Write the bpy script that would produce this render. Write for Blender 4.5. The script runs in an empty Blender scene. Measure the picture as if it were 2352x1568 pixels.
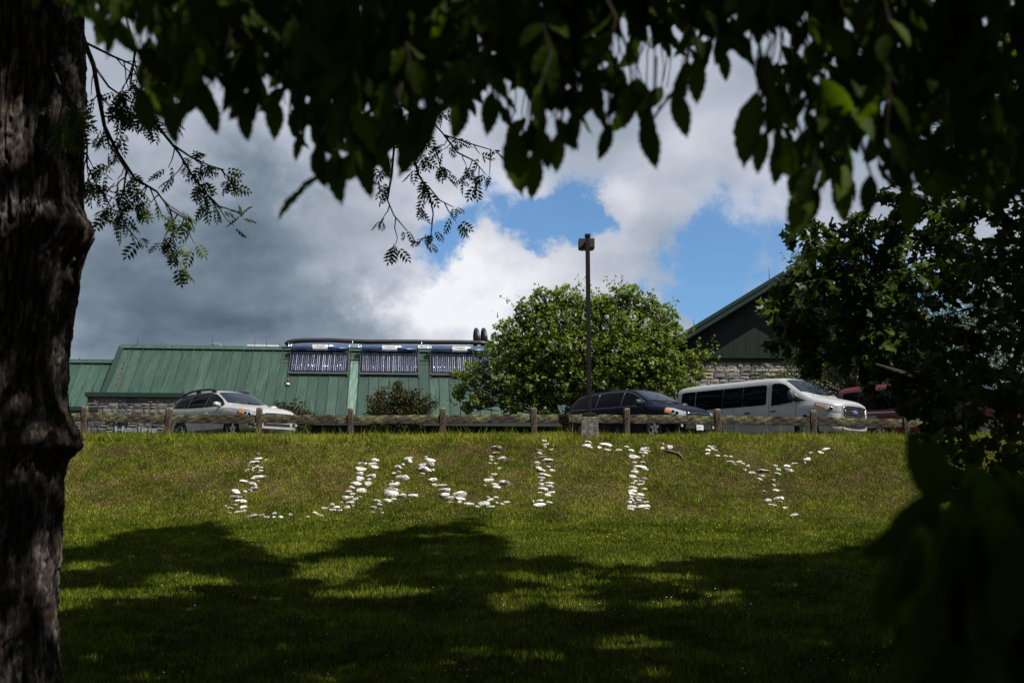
import bpy, math, random
import numpy as np
from mathutils import Matrix, Vector

random.seed(7)
RNG = np.random.default_rng(11)
scene = bpy.context.scene
COL = scene.collection
R = math.radians

# ------------------------------------------------------------------ camera, sky, sun, exposure
EYE = 1.6
PITCH = R(8.43)
W0, H0 = 2352.0, 1568.0                 # working picture grid, used to measure directions
F0 = W0 * 40.0 / 36.0
cam_d = bpy.data.cameras.new('camera')
cam = bpy.data.objects.new('camera', cam_d)
COL.objects.link(cam)
cam.location = (0, 0, EYE)
cam.rotation_euler = (R(90) + PITCH, 0, 0)
cam_d.lens = 40.0
cam_d.sensor_width = 36.0
cam_d.clip_start = 0.05
cam_d.clip_end = 4000
cam_d.dof.use_dof = True
cam_d.dof.focus_distance = 20.0
cam_d.dof.aperture_fstop = 4.5
scene.camera = cam

SUN = Vector((0.50, -0.32, 0.80)).normalized()      # towards the sun
SUN_EL = math.asin(SUN.z)
SUN_AZ = math.atan2(SUN.x, SUN.y)
sun_d = bpy.data.lights.new('sun', 'SUN')
sun_d.energy = 5.0
sun_d.angle = R(0.53)
sun_d.color = (1.0, 0.95, 0.86)
sun = bpy.data.objects.new('sun', sun_d)
COL.objects.link(sun)
sun.rotation_euler = SUN.to_track_quat('Z', 'Y').to_euler()
sun.location = (20, -15, 60)


def ray(px, py):
    u = (px - W0 / 2) / F0
    v = -(py - H0 / 2) / F0
    return u, math.cos(PITCH) - v * math.sin(PITCH), math.sin(PITCH) + v * math.cos(PITCH)


def P(px, py, Y):
    """the point seen in direction (px, py) at distance Y ahead"""
    a, b, c = ray(px, py)
    t = Y / b
    return Vector((a * t, Y, EYE + c * t))


def PXY(p):
    """numpy points -> picture grid"""
    p = np.asarray(p, float).reshape(-1, 3)
    x = p[:, 0]; y = p[:, 1]; z = p[:, 2] - EYE
    f = y * math.cos(PITCH) + z * math.sin(PITCH)
    up = -y * math.sin(PITCH) + z * math.cos(PITCH)
    f = np.where(f < 1e-3, 1e-3, f)
    return np.stack([W0 / 2 + F0 * x / f, H0 / 2 - F0 * up / f, f], 1)


# ---- sky: Nishita with a broken cloud deck
world = bpy.data.worlds.new('World')
scene.world = world
world.use_nodes = True
nt = world.node_tree
nt.nodes.clear()
N = nt.nodes.new
Lk = nt.links.new


def sock(v, inp):
    if isinstance(v, (int, float, tuple, list)):
        inp.default_value = v
    else:
        Lk(v, inp)


def wmath(op, a, b=0.0, c=None, clamp=False):
    n = N('ShaderNodeMath'); n.operation = op; n.use_clamp = clamp
    sock(a, n.inputs[0]); sock(b, n.inputs[1])
    if c is not None:
        sock(c, n.inputs[2])
    return n.outputs[0]


def wvec(op, a, b=(0, 0, 0)):
    n = N('ShaderNodeVectorMath'); n.operation = op
    sock(a, n.inputs[0]); sock(b, n.inputs[1])
    return n


out = N('ShaderNodeOutputWorld')
bg = N('ShaderNodeBackground')
SKY_STRENGTH = 0.085
bg.inputs['Strength'].default_value = SKY_STRENGTH
Lk(bg.outputs[0], out.inputs['Surface'])
sky = N('ShaderNodeTexSky')
sky.sky_type = 'NISHITA'
sky.sun_disc = False
sky.sun_elevation = SUN_EL
sky.sun_rotation = SUN_AZ
sky.altitude = 300
sky.air_density = 1.0
sky.dust_density = 0.6
sky.ozone_density = 2.0
tc = N('ShaderNodeTexCoord')
DIR = wvec('NORMALIZE', tc.outputs['Generated']).outputs[0]
sep = N('ShaderNodeSeparateXYZ'); Lk(DIR, sep.inputs[0])
zc = wmath('ADD', wmath('MAXIMUM', sep.outputs['Z'], 0.0), 0.22)
flat = N('ShaderNodeCombineXYZ')
Lk(wmath('DIVIDE', sep.outputs['X'], zc), flat.inputs[0])
Lk(wmath('DIVIDE', sep.outputs['Y'], zc), flat.inputs[1])
flat.inputs[2].default_value = 0.0


def wnoise(scale, detail, rough, off, dist=0.0, src=None):
    ad = wvec('ADD', src if src is not None else flat.outputs[0], off).outputs[0]
    n = N('ShaderNodeTexNoise'); n.noise_dimensions = '3D'
    n.inputs['Scale'].default_value = scale
    n.inputs['Detail'].default_value = detail
    n.inputs['Roughness'].default_value = rough
    n.inputs['Distortion'].default_value = dist
    Lk(ad, n.inputs['Vector'])
    return n.outputs['Fac']


# ragged edges: the direction is shifted a little by noise before the big shapes are measured
wa = N('ShaderNodeTexNoise'); wa.inputs['Scale'].default_value = 7.0; wa.inputs['Detail'].default_value = 9.0
wa.inputs['Roughness'].default_value = 0.62
Lk(DIR, wa.inputs['Vector'])
wd = wvec('MULTIPLY', wvec('SUBTRACT', wa.outputs['Color'], (0.5, 0.5, 0.5)).outputs[0], (0.24, 0.24, 0.24)).outputs[0]
DIRW = wvec('ADD', DIR, wd).outputs[0]


def blob(px, py, rpx, src=None):
    """soft round patch of the sky dome around a direction, 1 in its middle"""
    a, b, c = ray(px, py)
    v = Vector((a, b, c)).normalized()
    d = wvec('DISTANCE', src if src is not None else DIRW, tuple(v)).outputs['Value']
    q = wmath('DIVIDE', d, rpx / F0)
    return wmath('POWER', 2.718, wmath('MULTIPLY', wmath('MULTIPLY', q, q), -1.0))


def total(lst):
    s = lst[0]
    for x in lst[1:]:
        s = wmath('ADD', s, x)
    return s


gaps = total([wmath('MULTIPLY', blob(*b[:3]), b[3]) for b in [
    (1255, 425, 75, 0.9), (1130, 540, 95, 1.2), (1235, 500, 85, 1.0), (1030, 555, 80, 1.0), (1330, 565, 60, 0.75), (1310, 480, 50, .5),
    (1600, 600, 80, 0.9), (1690, 690, 120, 1.1), (1580, 690, 80, 0.9), (1790, 590, 60, 0.3), (1440, 560, 40, 0.35),
    (2010, 640, 130, 0.6), (2130, 760, 120, 0.5)]])
fil = total([wmath('MULTIPLY', blob(*b[:3]), b[3]) for b in [
    (1180, 690, 160, 0.7), (1450, 470, 80, 0.7), (1650, 665, 40, 0.5), (1560, 500, 80, .5), (1330, 640, 60, 0.3), (800, 600, 260, 0.3), (1440, 590, 45, 0.4), (230, 660, 230, .6), (400, 500, 250, .3)]])
cn = wnoise(2.4, 9.0, 0.58, (3.1, 7.7, 1.3), 0.2)
cover = wmath('ADD', wmath('ADD', wmath('MULTIPLY', cn, 1.1), 0.20), wmath('SUBTRACT', fil, gaps))
mr = N('ShaderNodeMapRange'); mr.interpolation_type = 'SMOOTHERSTEP'
mr.inputs['From Min'].default_value = 0.02; mr.inputs['From Max'].default_value = 0.88
Lk(cover, mr.inputs['Value'])
mask = wmath('ADD', wmath('MULTIPLY', mr.outputs[0], 0.95), 0.05)
# brightness of the cloud: thick grey undersides and sunlit tops
bn = wnoise(2.6, 6.0, 0.48, (11.0, 2.0, 5.0), 0.2)
bl = total([wmath('MULTIPLY', blob(*b[:3]), b[3]) for b in [
    (1130, 690, 190, 0.34), (1020, 720, 170, .22), (900, 770, 80, .2), (1400, 600, 110, 0.16), (1000, 690, 60, 0.2), (1460, 440, 90, 0.16), (820, 745, 40, 0.2), (1100, 440, 90, 0.2), (640, 340, 160, 0.2), (330, 280, 170, 0.12), (950, 300, 130, 0.1), (1850, 430, 70, 0.12), (1650, 230, 150, 0.12),
    (460, 700, 280, -0.34), (640, 640, 170, -0.12), (200, 700, 170, -0.22), (820, 560, 120, -0.05), (1620, 400, 110, -0.06), (1640, 470, 80, -0.06)]])
br = wmath('ADD', wmath('ADD', wmath('MULTIPLY', wmath('SUBTRACT', bn, 0.5), 0.75), 0.56), bl)
ramp = N('ShaderNodeValToRGB')
Lk(br, ramp.inputs[0])
e = ramp.color_ramp.elements
e[0].position = 0.08; e[0].color = (0.075, 0.11, 0.15, 1)
e[1].position = 1.0; e[1].color = (0.88, 0.89, 0.93, 1)
x = e.new(0.35); x.color = (0.21, 0.265, 0.33, 1)
x = e.new(0.62); x.color = (0.46, 0.50, 0.58, 1)
x = e.new(0.82); x.color = (0.68, 0.70, 0.77, 1)
cs = wvec('SCALE', ramp.outputs[0]); cs.inputs['Scale'].default_value = 0.72 / SKY_STRENGTH
mx = N('ShaderNodeMix'); mx.data_type = 'RGBA'
Lk(mask, mx.inputs['Factor'])
tn = wvec('MULTIPLY', sky.outputs[0], (0.62, 0.90, 1.10)); Lk(tn.outputs[0], mx.inputs[6]); Lk(cs.outputs[0], mx.inputs[7])
Lk(mx.outputs[2], bg.inputs['Color'])

vs = scene.view_settings
vs.view_transform = 'Standard'
vs.look = 'None'
vs.exposure = 0.5
vs.gamma = 1.0
vs.use_curve_mapping = False
cy = scene.cycles
cy.use_denoising = True
cy.max_bounces = 6
cy.diffuse_bounces = 3
cy.glossy_bounces = 3
cy.transmission_bounces = 4
cy.transparent_max_bounces = 6
cy.sample_clamp_indirect = 6.0

# ------------------------------------------------------------------ helpers
def tag(o, label=None, cat=None, group=None, kind=None):
    if label: o['label'] = label
    if cat: o['category'] = cat
    if group: o['group'] = group
    if kind: o['kind'] = kind
    return o


def empty(name, loc=(0, 0, 0), parent=None):
    o = bpy.data.objects.new(name, None)
    o.empty_display_size = 0.2
    COL.objects.link(o)
    o.location = loc
    if parent: o.parent = parent
    return o


def link(name, me, mat=None, parent=None):
    o = bpy.data.objects.new(name, me)
    if mat is not None and len(me.materials) == 0:
        me.materials.append(mat)
    COL.objects.link(o)
    if parent is not None:
        o.parent = parent
    return o


def np_mesh(name, V, T, smooth=False, attrs=None):
    """fast mesh from numpy: V (n,3), T (m,k) all faces with k corners"""
    V = np.asarray(V, np.float32); T = np.asarray(T, np.int32)
    m, k = T.shape
    me = bpy.data.meshes.new(name)
    me.vertices.add(len(V)); me.vertices.foreach_set('co', V.ravel())
    me.loops.add(m * k); me.loops.foreach_set('vertex_index', T.ravel())
    me.polygons.add(m)
    me.polygons.foreach_set('loop_start', np.arange(m, dtype=np.int32) * k)
    me.polygons.foreach_set('loop_total', np.full(m, k, np.int32))
    if smooth:
        me.polygons.foreach_set('use_smooth', np.ones(m, bool))
    if attrs:
        for an, av in attrs.items():
            a = me.attributes.new(an, 'FLOAT', 'POINT')
            a.data.foreach_set('value', np.asarray(av, np.float32))
    me.update(calc_edges=True)
    return me


class MB:
    """collects boxes, tubes and patches into one mesh"""
    def __init__(self):
        self.v = []; self.f = []; self.s = []

    def add(self, vs_, fs_, smooth=False):
        o = len(self.v)
        self.v += [tuple(p) for p in vs_]
        self.f += [tuple(i + o for i in f) for f in fs_]
        self.s += [smooth] * len(fs_)
        return self

    def box(self, c, s, rot=None, bevel=0.0):
        x, y, z = s[0] / 2, s[1] / 2, s[2] / 2
        if bevel > 0:
            b = min(bevel, x * .9, y * .9, z * .9)
            pts = []; idx = {}
            for sx in (-1, 1):
                for sy in (-1, 1):
                    for sz in (-1, 1):
                        for ax in range(3):
                            p = [sx * (x - b), sy * (y - b), sz * (z - b)]
                            p[ax] = (sx * x, sy * y, sz * z)[ax]
                            idx[(sx, sy, sz, ax)] = len(pts); pts.append(p)
            fs = []
            for ax in range(3):
                a1, a2 = [(1, 2), (2, 0), (0, 1)][ax]
                for sg in (-1, 1):
                    q = []
                    for (u, w) in ((-1, -1), (1, -1), (1, 1), (-1, 1)):
                        k = [0, 0, 0]; k[ax] = sg; k[a1] = u; k[a2] = w
                        q.append(idx[(k[0], k[1], k[2], ax)])
                    fs.append(q if sg > 0 else q[::-1])
            for ax in range(3):
                a1, a2 = [(1, 2), (2, 0), (0, 1)][ax]
                for u in (-1, 1):
                    for w in (-1, 1):
                        q = []
                        for (sg, aa) in ((-1, a1), (1, a1), (1, a2), (-1, a2)):
                            k = [0, 0, 0]; k[ax] = sg; k[a1] = u; k[a2] = w
                            q.append(idx[(k[0], k[1], k[2], aa)])
                        fs.append(q if u * w > 0 else q[::-1])
            for sx in (-1, 1):
                for sy in (-1, 1):
                    for sz in (-1, 1):
                        q = [idx[(sx, sy, sz, a)] for a in range(3)]
                        fs.append(q if sx * sy * sz > 0 else q[::-1])
        else:
            pts = [(sx * x, sy * y, sz * z) for sz in (-1, 1) for sy in (-1, 1) for sx in (-1, 1)]
            fs = [(0, 2, 3, 1), (4, 5, 7, 6), (0, 1, 5, 4), (2, 6, 7, 3), (0, 4, 6, 2), (1, 3, 7, 5)]
        c = Vector(c)
        M = rot if rot is not None else Matrix.Identity(3)
        return self.add([M @ Vector(p) + c for p in pts], fs)

    def tube(self, pts, rad, n=8, caps=True, smooth=True):
        pts = [Vector(p) for p in pts]
        rad = [float(rad)] * len(pts) if isinstance(rad, (int, float)) else [float(q) for q in rad]
        o = len(self.v)
        up = None
        rings = []
        for i, p in enumerate(pts):
            d = (pts[min(i + 1, len(pts) - 1)] - pts[max(i - 1, 0)])
            d = d.normalized() if d.length > 1e-9 else Vector((0, 0, 1))
            if up is None:
                up = Vector((0, 0, 1)) if abs(d.z) < .9 else Vector((1, 0, 0))
            a = d.cross(up)
            if a.length < 1e-6: a = d.cross(Vector((0.3, 1, 0.2)))
            a.normalize(); b = a.cross(d).normalized(); up = b
            rings.append([p + rad[i] * (math.cos(t) * a + math.sin(t) * b) for t in [2 * math.pi * k / n for k in range(n)]])
        vsx = [q for r_ in rings for q in r_]
        fs = []
        for i in range(len(rings) - 1):
            for k in range(n):
                k2 = (k + 1) % n
                fs.append((i * n + k, i * n + k2, (i + 1) * n + k2, (i + 1) * n + k))
        self.add(vsx, fs, smooth)
        if caps:
            self.f.append(tuple(o + k for k in range(n - 1, -1, -1))); self.s.append(False)
            e_ = o + (len(rings) - 1) * n
            self.f.append(tuple(e_ + k for k in range(n))); self.s.append(False)
        return self

    def grid(self, A, smooth=True, flip=False):
        """A: (n,m,3) array of points"""
        A = np.asarray(A); n, m = A.shape[:2]
        fs = []
        for i in range(n - 1):
            for j in range(m - 1):
                q = (i * m + j, (i + 1) * m + j, (i + 1) * m + j + 1, i * m + j + 1)
                fs.append(q[::-1] if flip else q)
        return self.add(A.reshape(-1, 3), fs, smooth)

    def prism(self, poly, ext, axis=1):
        """polygon of (a,b) pairs extruded along axis from ext[0] to ext[1]"""
        n = len(poly)
        def mk(a, b, e_):
            return {0: (e_, a, b), 1: (a, e_, b), 2: (a, b, e_)}[axis]
        vsx = [mk(a, b, ext[0]) for a, b in poly] + [mk(a, b, ext[1]) for a, b in poly]
        fs = [tuple(range(n)), tuple(range(2 * n - 1, n - 1, -1))]
        fs += [(k, n + k, n + (k + 1) % n, (k + 1) % n) for k in range(n)]
        return self.add(vsx, fs)

    def mesh(self, name):
        me = bpy.data.meshes.new(name)
        me.from_pydata(self.v, [], self.f)
        me.polygons.foreach_set('use_smooth', np.array(self.s, bool))
        me.update()
        return me

    def build(self, name, mat, parent=None):
        return link(name, self.mesh(name), mat, parent)


# ---- numpy value noise
def _hash(ix, iy, seed):
    h = (ix.astype(np.int64) * 374761393 + iy.astype(np.int64) * 668265263 + seed * 1442695041) & 0xFFFFFFFF
    h = ((h ^ (h >> 13)) * 1274126177) & 0xFFFFFFFF
    return ((h ^ (h >> 16)) & 0xFFFF) / 65535.0


def vnoise(x, y, seed=0, perx=None):
    x = np.asarray(x, float); y = np.asarray(y, float)
    ix = np.floor(x).astype(np.int64); iy = np.floor(y).astype(np.int64)
    fx = x - ix; fy = y - iy
    fx = fx * fx * (3 - 2 * fx); fy = fy * fy * (3 - 2 * fy)
    w = (lambda q: q % perx) if perx else (lambda q: q)
    a = _hash(w(ix), iy, seed); b = _hash(w(ix + 1), iy, seed)
    c = _hash(w(ix), iy + 1, seed); d = _hash(w(ix + 1), iy + 1, seed)
    return (a + (b - a) * fx) * (1 - fy) + (c + (d - c) * fx) * fy


def fbm(x, y, seed=0, oct_=4):
    s = 0; a = 0.5; t = 0
    for k in range(oct_):
        s = s + a * vnoise(x * 2 ** k, y * 2 ** k, seed + k * 17); t += a; a *= .5
    return s / t


# ------------------------------------------------------------------ materials
def mat(name, col, rough=0.6, metal=0.0, spec=0.5, **kw):
    m = bpy.data.materials.new(name); m.use_nodes = True
    b = m.node_tree.nodes['Principled BSDF']
    b.inputs['Base Color'].default_value = (*col, 1)
    b.inputs['Roughness'].default_value = rough
    b.inputs['Metallic'].default_value = metal
    b.inputs['Specular IOR Level'].default_value = spec
    for k, v in kw.items():
        b.inputs[k].default_value = v
    return m


class NT:
    """small node helper for a material"""
    def __init__(self, m):
        self.t = m.node_tree; self.b = self.t.nodes['Principled BSDF']
    def n(self, typ, **kw):
        x_ = self.t.nodes.new(typ)
        for k, v in kw.items(): setattr(x_, k, v)
        return x_
    def l(self, a, b): self.t.links.new(a, b)
    def coord(self, which='Object'):
        return self.n('ShaderNodeTexCoord').outputs[which]
    def pos(self):
        return self.n('ShaderNodeNewGeometry').outputs['Position']
    def mapv(self, src, scale):
        m_ = self.n('ShaderNodeMapping'); m_.inputs['Scale'].default_value = scale
        self.l(src, m_.inputs['Vector']); return m_.outputs[0]
    def noise(self, src, scale, detail=4, rough=.55, dist=0):
        x_ = self.n('ShaderNodeTexNoise')
        x_.inputs['Scale'].default_value = scale; x_.inputs['Detail'].default_value = detail
        x_.inputs['Roughness'].default_value = rough; x_.inputs['Distortion'].default_value = dist
        if src is not None: self.l(src, x_.inputs['Vector'])
        return x_.outputs['Fac']
    def ramp(self, fac, stops):
        r_ = self.n('ShaderNodeValToRGB'); self.l(fac, r_.inputs[0])
        el = r_.color_ramp.elements
        while len(el) < len(stops): el.new(0.5)
        for q, (p_, c_) in zip(el, stops):
            q.position = p_; q.color = (*c_, 1) if len(c_) == 3 else c_
        return r_.outputs[0]
    def mix(self, fac, a, b, mode='MIX'):
        m_ = self.n('ShaderNodeMix', data_type='RGBA', blend_type=mode)
        for v, i in ((fac, 0), (a, 6), (b, 7)):
            if isinstance(v, (int, float)): m_.inputs[i].default_value = v
            elif isinstance(v, tuple): m_.inputs[i].default_value = (*v, 1) if len(v) == 3 else v
            else: self.l(v, m_.inputs[i])
        return m_.outputs[2]
    def math(self, op, a, b=0.0):
        m_ = self.n('ShaderNodeMath', operation=op)
        for v, i in ((a, 0), (b, 1)):
            if isinstance(v, (int, float)): m_.inputs[i].default_value = v
            else: self.l(v, m_.inputs[i])
        return m_.outputs[0]
    def attr(self, name):
        a = self.n('ShaderNodeAttribute'); a.attribute_name = name
        return a.outputs['Fac']
    def rand(self):
        return self.n('ShaderNodeObjectInfo').outputs['Random']
    def bump(self, h, strength=.5, dist=.02):
        b_ = self.n('ShaderNodeBump'); b_.inputs['Strength'].default_value = strength; b_.inputs['Distance'].default_value = dist
        self.l(h, b_.inputs['Height']); self.l(b_.outputs[0], self.b.inputs['Normal'])
    def color(self, s): self.l(s, self.b.inputs['Base Color'])
    def rough(self, s): self.l(s, self.b.inputs['Roughness'])


def leaf_mat(name, c0, c1, trans=0.35, rough=0.45, tcol=None, use_attr=True, spec=0.35):
    """leaf: colour runs from c0 to c1 leaf by leaf; part of the light passes through"""
    m = mat(name, c0, rough, spec=spec)
    k = NT(m)
    if use_attr: f = k.attr('tint')
    else: f = k.rand()
    col = k.ramp(f, [(0.0, c0), (1.0, c1)])
    k.color(col)
    tr = k.n('ShaderNodeBsdfTranslucent')
    tm = k.mix(1.0, col, tcol or (1.5, 1.7, 0.5), 'MULTIPLY')
    k.l(tm, tr.inputs['Color'])
    ms = k.n('ShaderNodeMixShader'); ms.inputs[0].default_value = trans
    k.l(k.b.outputs[0], ms.inputs[1]); k.l(tr.outputs[0], ms.inputs[2])
    k.l(ms.outputs[0], k.t.nodes['Material Output'].inputs['Surface'])
    return m


M = {}

def make_materials():
    # lawn soil under the blades
    m = mat('lawn_soil', (.03, .03, .012), .95, spec=.1); k = NT(m)
    p = k.pos()
    a = k.noise(p, .8, 5, .6); b = k.noise(p, 9, 4, .7)
    c = k.ramp(a, [(.35, (.020, .024, .004)), (.55, (.036, .028, .008)), (.72, (.056, .036, .013))])
    k.color(k.mix(b, c, k.mix(.5, c, (.02, .018, .008)), 'MIX'))
    k.bump(k.noise(p, 30, 4), .8, .03)
    M['soil'] = m
    # grass blades, tint and dryness vary blade by blade
    m = mat('grass_blade', (.05, .08, .01), .6, spec=.08); k = NT(m)
    c1 = k.ramp(k.attr('tint'), [(0, (.018, .034, .002)), (.40, (.068, .101, .005)), (.75, (.145, .188, .013)), (1, (.29, .30, .04))])
    c2 = k.ramp(k.attr('tint'), [(0, (.058, .042, .008)), (.5, (.152, .120, .028)), (1, (.38, .31, .11))])
    col = k.mix(k.attr('dry'), c1, c2)
    k.color(col)
    tr = k.n('ShaderNodeBsdfTranslucent'); k.l(col, tr.inputs['Color'])
    ms = k.n('ShaderNodeMixShader'); ms.inputs[0].default_value = .3
    k.l(k.b.outputs[0], ms.inputs[1]); k.l(tr.outputs[0], ms.inputs[2])
    k.l(ms.outputs[0], k.t.nodes['Material Output'].inputs['Surface'])
    M['grass'] = m
    # asphalt
    m = mat('asphalt', (.05, .05, .05), .85); k = NT(m)
    k.color(k.ramp(k.noise(k.pos(), 12, 6, .7), [(.3, (.035, .035, .036)), (.7, (.07, .069, .066))]))
    M['asphalt'] = m
    # bark
    m = mat('bark', (.1, .08, .065), .9, spec=.3); k = NT(m)
    o = k.coord()
    a = k.noise(k.mapv(o, (1, 1, .25)), 26, 6, .65)
    b = k.noise(o, 3, 4, .6)
    c = k.ramp(a, [(.40, (.008, .0065, .0055)), (.5, (.042, .035, .030)), (.60, (.135, .118, .104))])
    c = k.mix(k.ramp(b, [(.45, (0, 0, 0)), (.7, (.5, .5, .5))]), c, k.mix(.6, c, (.12, .06, .035)))
    c = k.mix(k.attr('furrow'), c, (.012, .009, .008))
    k.color(c)
    k.bump(k.noise(k.mapv(o, (1, 1, .4)), 60, 6, .7), .9, .012)
    M['bark'] = m
    m = mat('twig_bark', (.035, .027, .02), .85, spec=.2); k = NT(m)
    k.color(k.ramp(k.noise(k.coord(), 25, 4), [(.3, (.018, .014, .011)), (.7, (.06, .047, .036))]))
    M['twig'] = m
    # weathered rail with lichen
    m = mat('weathered_wood', (.12, .1, .08), .92, spec=.15); k = NT(m)
    o = k.pos()
    g = k.noise(k.mapv(o, (1.2, 14, 14)), 3.0, 6, .7)
    wood = k.ramp(g, [(.3, (.012, .009, .007)), (.5, (.045, .035, .027)), (.75, (.11, .094, .074))])
    ck = k.noise(k.mapv(o, (.9, 22, 22)), 2.2, 5, .6)
    wood = k.mix(k.ramp(ck, [(.60, (0, 0, 0)), (.66, (1, 1, 1))]), wood, (.006, .005, .004))
    li = k.math('MULTIPLY', k.noise(o, 34, 6, .78), k.math('ADD', k.noise(o, 2.2, 3), .50))
    up = k.n('ShaderNodeSeparateXYZ'); k.l(k.coord(), up.inputs[0])
    li = k.math('ADD', li, k.math('MULTIPLY', up.outputs['Z'], .5))
    lic = k.ramp(k.noise(o, 40, 3), [(.35, (.15, .15, .065)), (.65, (.28, .29, .17))])
    k.color(k.mix(k.ramp(li, [(.535, (0, 0, 0)), (.575, (1, 1, 1))]), wood, lic))
    k.bump(g, 1.0, .02)
    M['rail'] = m
    m = mat('post_wood', (.12, .1, .08), .92, spec=.15); k = NT(m)
    o = k.pos()
    g = k.noise(k.mapv(o, (16, 16, 1.5)), 3.0, 6, .7)
    wood = k.ramp(g, [(.3, (.022, .017, .013)), (.5, (.075, .058, .044)), (.75, (.15, .125, .098))])
    oz = k.n('ShaderNodeSeparateXYZ'); k.l(k.coord(), oz.inputs[0])
    li = k.math('ADD', k.noise(o, 30, 4, .7), k.math('MULTIPLY', k.math('SUBTRACT', oz.outputs['Z'], .30), 1.0))
    k.color(k.mix(k.ramp(li, [(.60, (0, 0, 0)), (.66, (1, 1, 1))]), wood, (.34, .31, .21)))
    k.bump(g, .8, .015)
    M['post'] = m
    M['bolt'] = mat('rusty_bolt', (.05, .028, .018), .7, .5)
    # painted stones
    m = mat('white_stone', (.78, .77, .75), .8, spec=.3); k = NT(m)
    o = k.coord(); rnd = k.rand()
    a = k.noise(k.pos(), 14, 6, .7)
    w = k.ramp(a, [(.34, (.16, .13, .10)), (.42, (.50, .48, .45)), (.50, (.66, .655, .64)), (.66, (.76, .755, .74))])
    worn = k.ramp(k.math('ADD', k.noise(k.pos(), 8, 5, .65), k.math('MULTIPLY', k.math('GREATER_THAN', rnd, .84), .17)),
                  [(.57, (0, 0, 0)), (.66, (1, 1, 1))])
    sv = k.ramp(rnd, [(0, (.70, .69, .66)), (.5, (.95, .94, .92)), (1, (1.08, 1.08, 1.07))])
    k.color(k.mix(1.0, k.mix(worn, w, (.15, .13, .105)), sv, 'MULTIPLY'))
    k.bump(k.noise(o, 3.5, 6, .7), .6, .08)
    M['stone'] = m
    m = mat('bare_stone', (.3, .2, .14), .85); k = NT(m)
    k.color(k.ramp(k.noise(k.pos(), 14, 6, .7), [(.3, (.12, .09, .065)), (.55, (.24, .19, .14)), (.7, (.55, .50, .44))]))
    M['stone_brown'] = m
    # wall stones
    m = mat('wall_stone', (.3, .3, .3), .88, spec=.25); k = NT(m)
    base = k.ramp(k.rand(), [(0, (.055, .060, .070)), (.3, (.105, .104, .108)), (.55, (.17, .16, .15)), (.8, (.12, .118, .122)), (1, (.24, .185, .14))])
    g = k.noise(k.pos(), 9, 7, .72)
    k.color(k.mix(1.0, base, k.ramp(g, [(.28, (.45, .45, .47)), (.52, (.95, .95, .95)), (.72, (1.45, 1.4, 1.32))]), 'MULTIPLY'))
    k.bump(g, 1.0, .05)
    M['wallstone'] = m
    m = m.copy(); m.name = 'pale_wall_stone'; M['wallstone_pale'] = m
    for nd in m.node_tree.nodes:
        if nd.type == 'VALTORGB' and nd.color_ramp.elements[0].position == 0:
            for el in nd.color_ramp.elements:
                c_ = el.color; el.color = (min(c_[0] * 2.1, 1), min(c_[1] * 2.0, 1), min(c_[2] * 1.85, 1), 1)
    m = mat('mortar', (.17, .165, .155), .95); k = NT(m)
    k.color(k.ramp(k.noise(k.pos(), 20, 4), [(.3, (.08, .077, .07)), (.7, (.19, .178, .155))]))
    M['mortar'] = m
    # green standing seam metal
    m = mat('green_roof_metal', (.05, .11, .075), .45, spec=.4); k = NT(m)
    p = k.pos()
    a = k.noise(k.mapv(p, (1.6, .35, .35)), 2.2, 5, .6)
    c = k.ramp(a, [(.3, (.020, .046, .034)), (.5, (.026, .057, .043)), (.7, (.034, .070, .054))])
    st = k.noise(k.mapv(p, (9, .5, .5)), 1.5, 4, .6)
    c = k.mix(k.ramp(st, [(.54, (0, 0, 0)), (.70, (.55, .55, .55))]), c, (.080, .125, .100))
    rp = k.ramp(k.rand(), [(0, (.74, .76, .78)), (.5, (1, 1, 1)), (1, (1.25, 1.22, 1.16))])
    c = k.mix(1.0, c, rp, 'MULTIPLY')
    gr = k.noise(k.mapv(p, (3, 1, 1)), .9, 6, .7)
    c = k.mix(k.ramp(gr, [(.52, (0, 0, 0)), (.75, (.45, .45, .45))]), c, (.022, .040, .028))
    ru = k.ramp(k.noise(p, 2.3, 6, .75), [(.715, (0, 0, 0)), (.735, (1, 1, 1))])
    c = k.mix(ru, c, (.17, .075, .03))
    k.color(c)
    M['roof'] = m
    M['trim'] = mat('green_trim', (.014, .032, .023), .45, spec=.3)
    m = mat('green_siding', (.022, .045, .032), .5, spec=.35); k = NT(m)
    k.color(k.ramp(k.noise(k.mapv(k.pos(), (6, 1, .4)), 1.6, 5), [(.35, (.005, .011, .008)), (.65, (.009, .017, .012))]))
    M['siding'] = m
    M['soffit'] = mat('dark_soffit', (.02, .03, .025), .7)
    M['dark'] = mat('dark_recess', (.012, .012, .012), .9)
    M['steel'] = mat('polished_steel', (.30, .38, .56), .10, 1.0)
    M['alu'] = mat('aluminium', (.72, .73, .75), .30, 1.0)
    M['pipe'] = mat('black_insulation', (.012, .012, .013), .45, spec=.5)
    M['tubeglass'] = mat('tube_glass', (.022, .034, .085), .06, .6, spec=.9)
    M['plate'] = mat('label_white', (.72, .74, .78), .5)
    M['ink_orange'] = mat('ink_pale_brown', (.40, .30, .24), .6)
    M['ink_blue'] = mat('ink_blue', (.10, .18, .40), .6)
    M['ink_black'] = mat('ink_black', (.01, .01, .012), .6)
    M['rust'] = mat('rust_pipe', (.10, .042, .024), .85)
    M['flash'] = mat('grey_white_flashing', (.55, .56, .56), .5)
    M['letter'] = mat('blue_grey_letter', (.26, .34, .38), .45, .1)
    M['rod'] = mat('dark_rod', (.03, .03, .03), .5, .6)
    M['bronze'] = mat('bronze_paint', (.010, .008, .007), .6, .0, .2)
    m = mat('lamp_bronze', (.050, .035, .024), .55, .0, .25); M['lamphead'] = m
    m = mat('concrete', (.25, .23, .2), .9); k = NT(m)
    g = k.noise(k.pos(), 11, 6, .7)
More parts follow.
